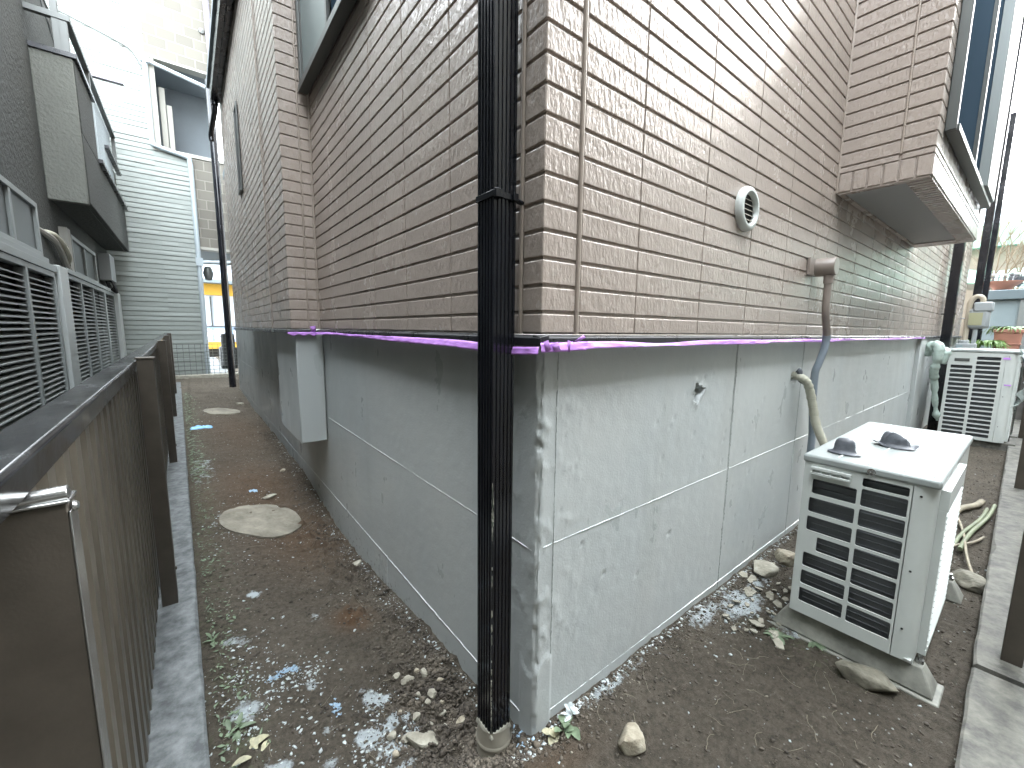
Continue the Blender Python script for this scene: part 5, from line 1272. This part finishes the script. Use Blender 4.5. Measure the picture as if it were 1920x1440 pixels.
scatter('paint_flakes', 'flake', keep(np.concatenate([yard(950,9), nearwall(1300,10,.03), frontwall(1500,11,.012), blob(260,-.31,.27,.05,.05,12), blob(120,-.28,.43,.03,.03,13), blob(260,-.60,.55,.05,.25,14), blob(160,-.45,.66,.05,.04,24), blob(160,-.44,.5,.1,.12,25), blob(300,1.0,-.12,.12,.06,15), blob(260,-.45,2.0,.17,.2,16), blob(260,-.58,.70,.06,.12,17)])), 0.0010, .0062, 'pale paint flakes and lime chips scattered on the soil', .3, 3, .5)
scatter('blue_flakes', 'flake_blue', keep(np.concatenate([blob(60,-.475,.69,.014,.008,20), blob(40,-.522,.685,.010,.006,23), blob(40,-.388,.455,.006,.018,21), blob(30,-.02,.03,.015,.02,22)])), .002, .006, 'pale blue paint flakes on the soil', .3, 4, .5)
# big chips of flat mortar and slate near the unit
mb = MB()
rs_ = random.Random(5)
for k in range(46):
    x, y = (rs_.gauss(1.12,.16), -abs(rs_.gauss(.10,.06))-.01) if k % 2 else (rs_.gauss(1.0,.10), rs_.gauss(-.22,.06)); z = gz(x, y)+.006; r_c = rs_.uniform(.008,.028); n = 5; a0 = rs_.uniform(0,6)
    tx, ty = rs_.uniform(-.4,.4), rs_.uniform(-.4,.4); ring = []
    for i in range(n):
        a = a0+i*6.28/n; q_ = r_c*rs_.uniform(.6,1.1); dx, dy = q_*math.cos(a), q_*.8*math.sin(a); ring.append((x+dx, y+dy, z+dx*tx+dy*ty))
    vs = ring+[(p[0],p[1],p[2]+.004) for p in ring]; mb.add(vs, [tuple(range(n-1,-1,-1)), tuple(range(n,2*n))]+[(i,(i+1)%n,(i+1)%n+n,i+n) for i in range(n)])
tag(mb.build('mortar_chips', 'concrete_bit'), 'flat mortar chips strewn beside the near air conditioner', kind='stuff')
# roots and dry stems on the soil
mb = MB(); rs_ = random.Random(8)
for k in range(110):
    if k < 66: x, y = rs_.uniform(.02,.95), rs_.uniform(-.62,-.03)
    else: x, y = rs_.uniform(-.66,-.1), rs_.uniform(.0,2.2)
    a = rs_.uniform(0,6.28); Ls = rs_.uniform(.02,.09); pts = []
    for i in range(7):
        pts.append(Vector((x, y, gz(x, y)+.002+.003*rs_.random()))); a += rs_.uniform(-.5,.5); x += math.cos(a)*Ls/6; y += math.sin(a)*Ls/6
        if x > -.01 and y > -.01: break
    if len(pts) > 2: mb.tube(pts, rs_.uniform(.0003,.0008), 4)
tag(mb.build('dry_roots', 'root'), 'thin dry roots and stems lying on the soil', kind='stuff')
# dry grass litter and leaves along the left kerb
mb = MB(); rs_ = random.Random(18)
for k in range(1100):
    y = rs_.random()**1.3*8+.1; x = LX(y)+.02+abs(rs_.gauss(0,.055)); 
    if x > -.1: continue
    z = gz(x, y)+.003; a = rs_.uniform(0,6.28); L_ = rs_.uniform(.003,.012)*(1 if y < 3 else 2.0); w_ = L_*rs_.uniform(.2,.5); ca, sa = math.cos(a), math.sin(a)
    mb.add([(x-ca*L_,y-sa*L_,z),(x+sa*w_,y-ca*w_,z+.003),(x+ca*L_,y+sa*L_,z+.002+.4*L_*rs_.random()),(x-sa*w_,y+ca*w_,z+.002)], [(0,1,2,3)])
tag(mb.build('leaf_litter', 'leaf2'), 'fine green and dry litter along the left kerb', kind='stuff')
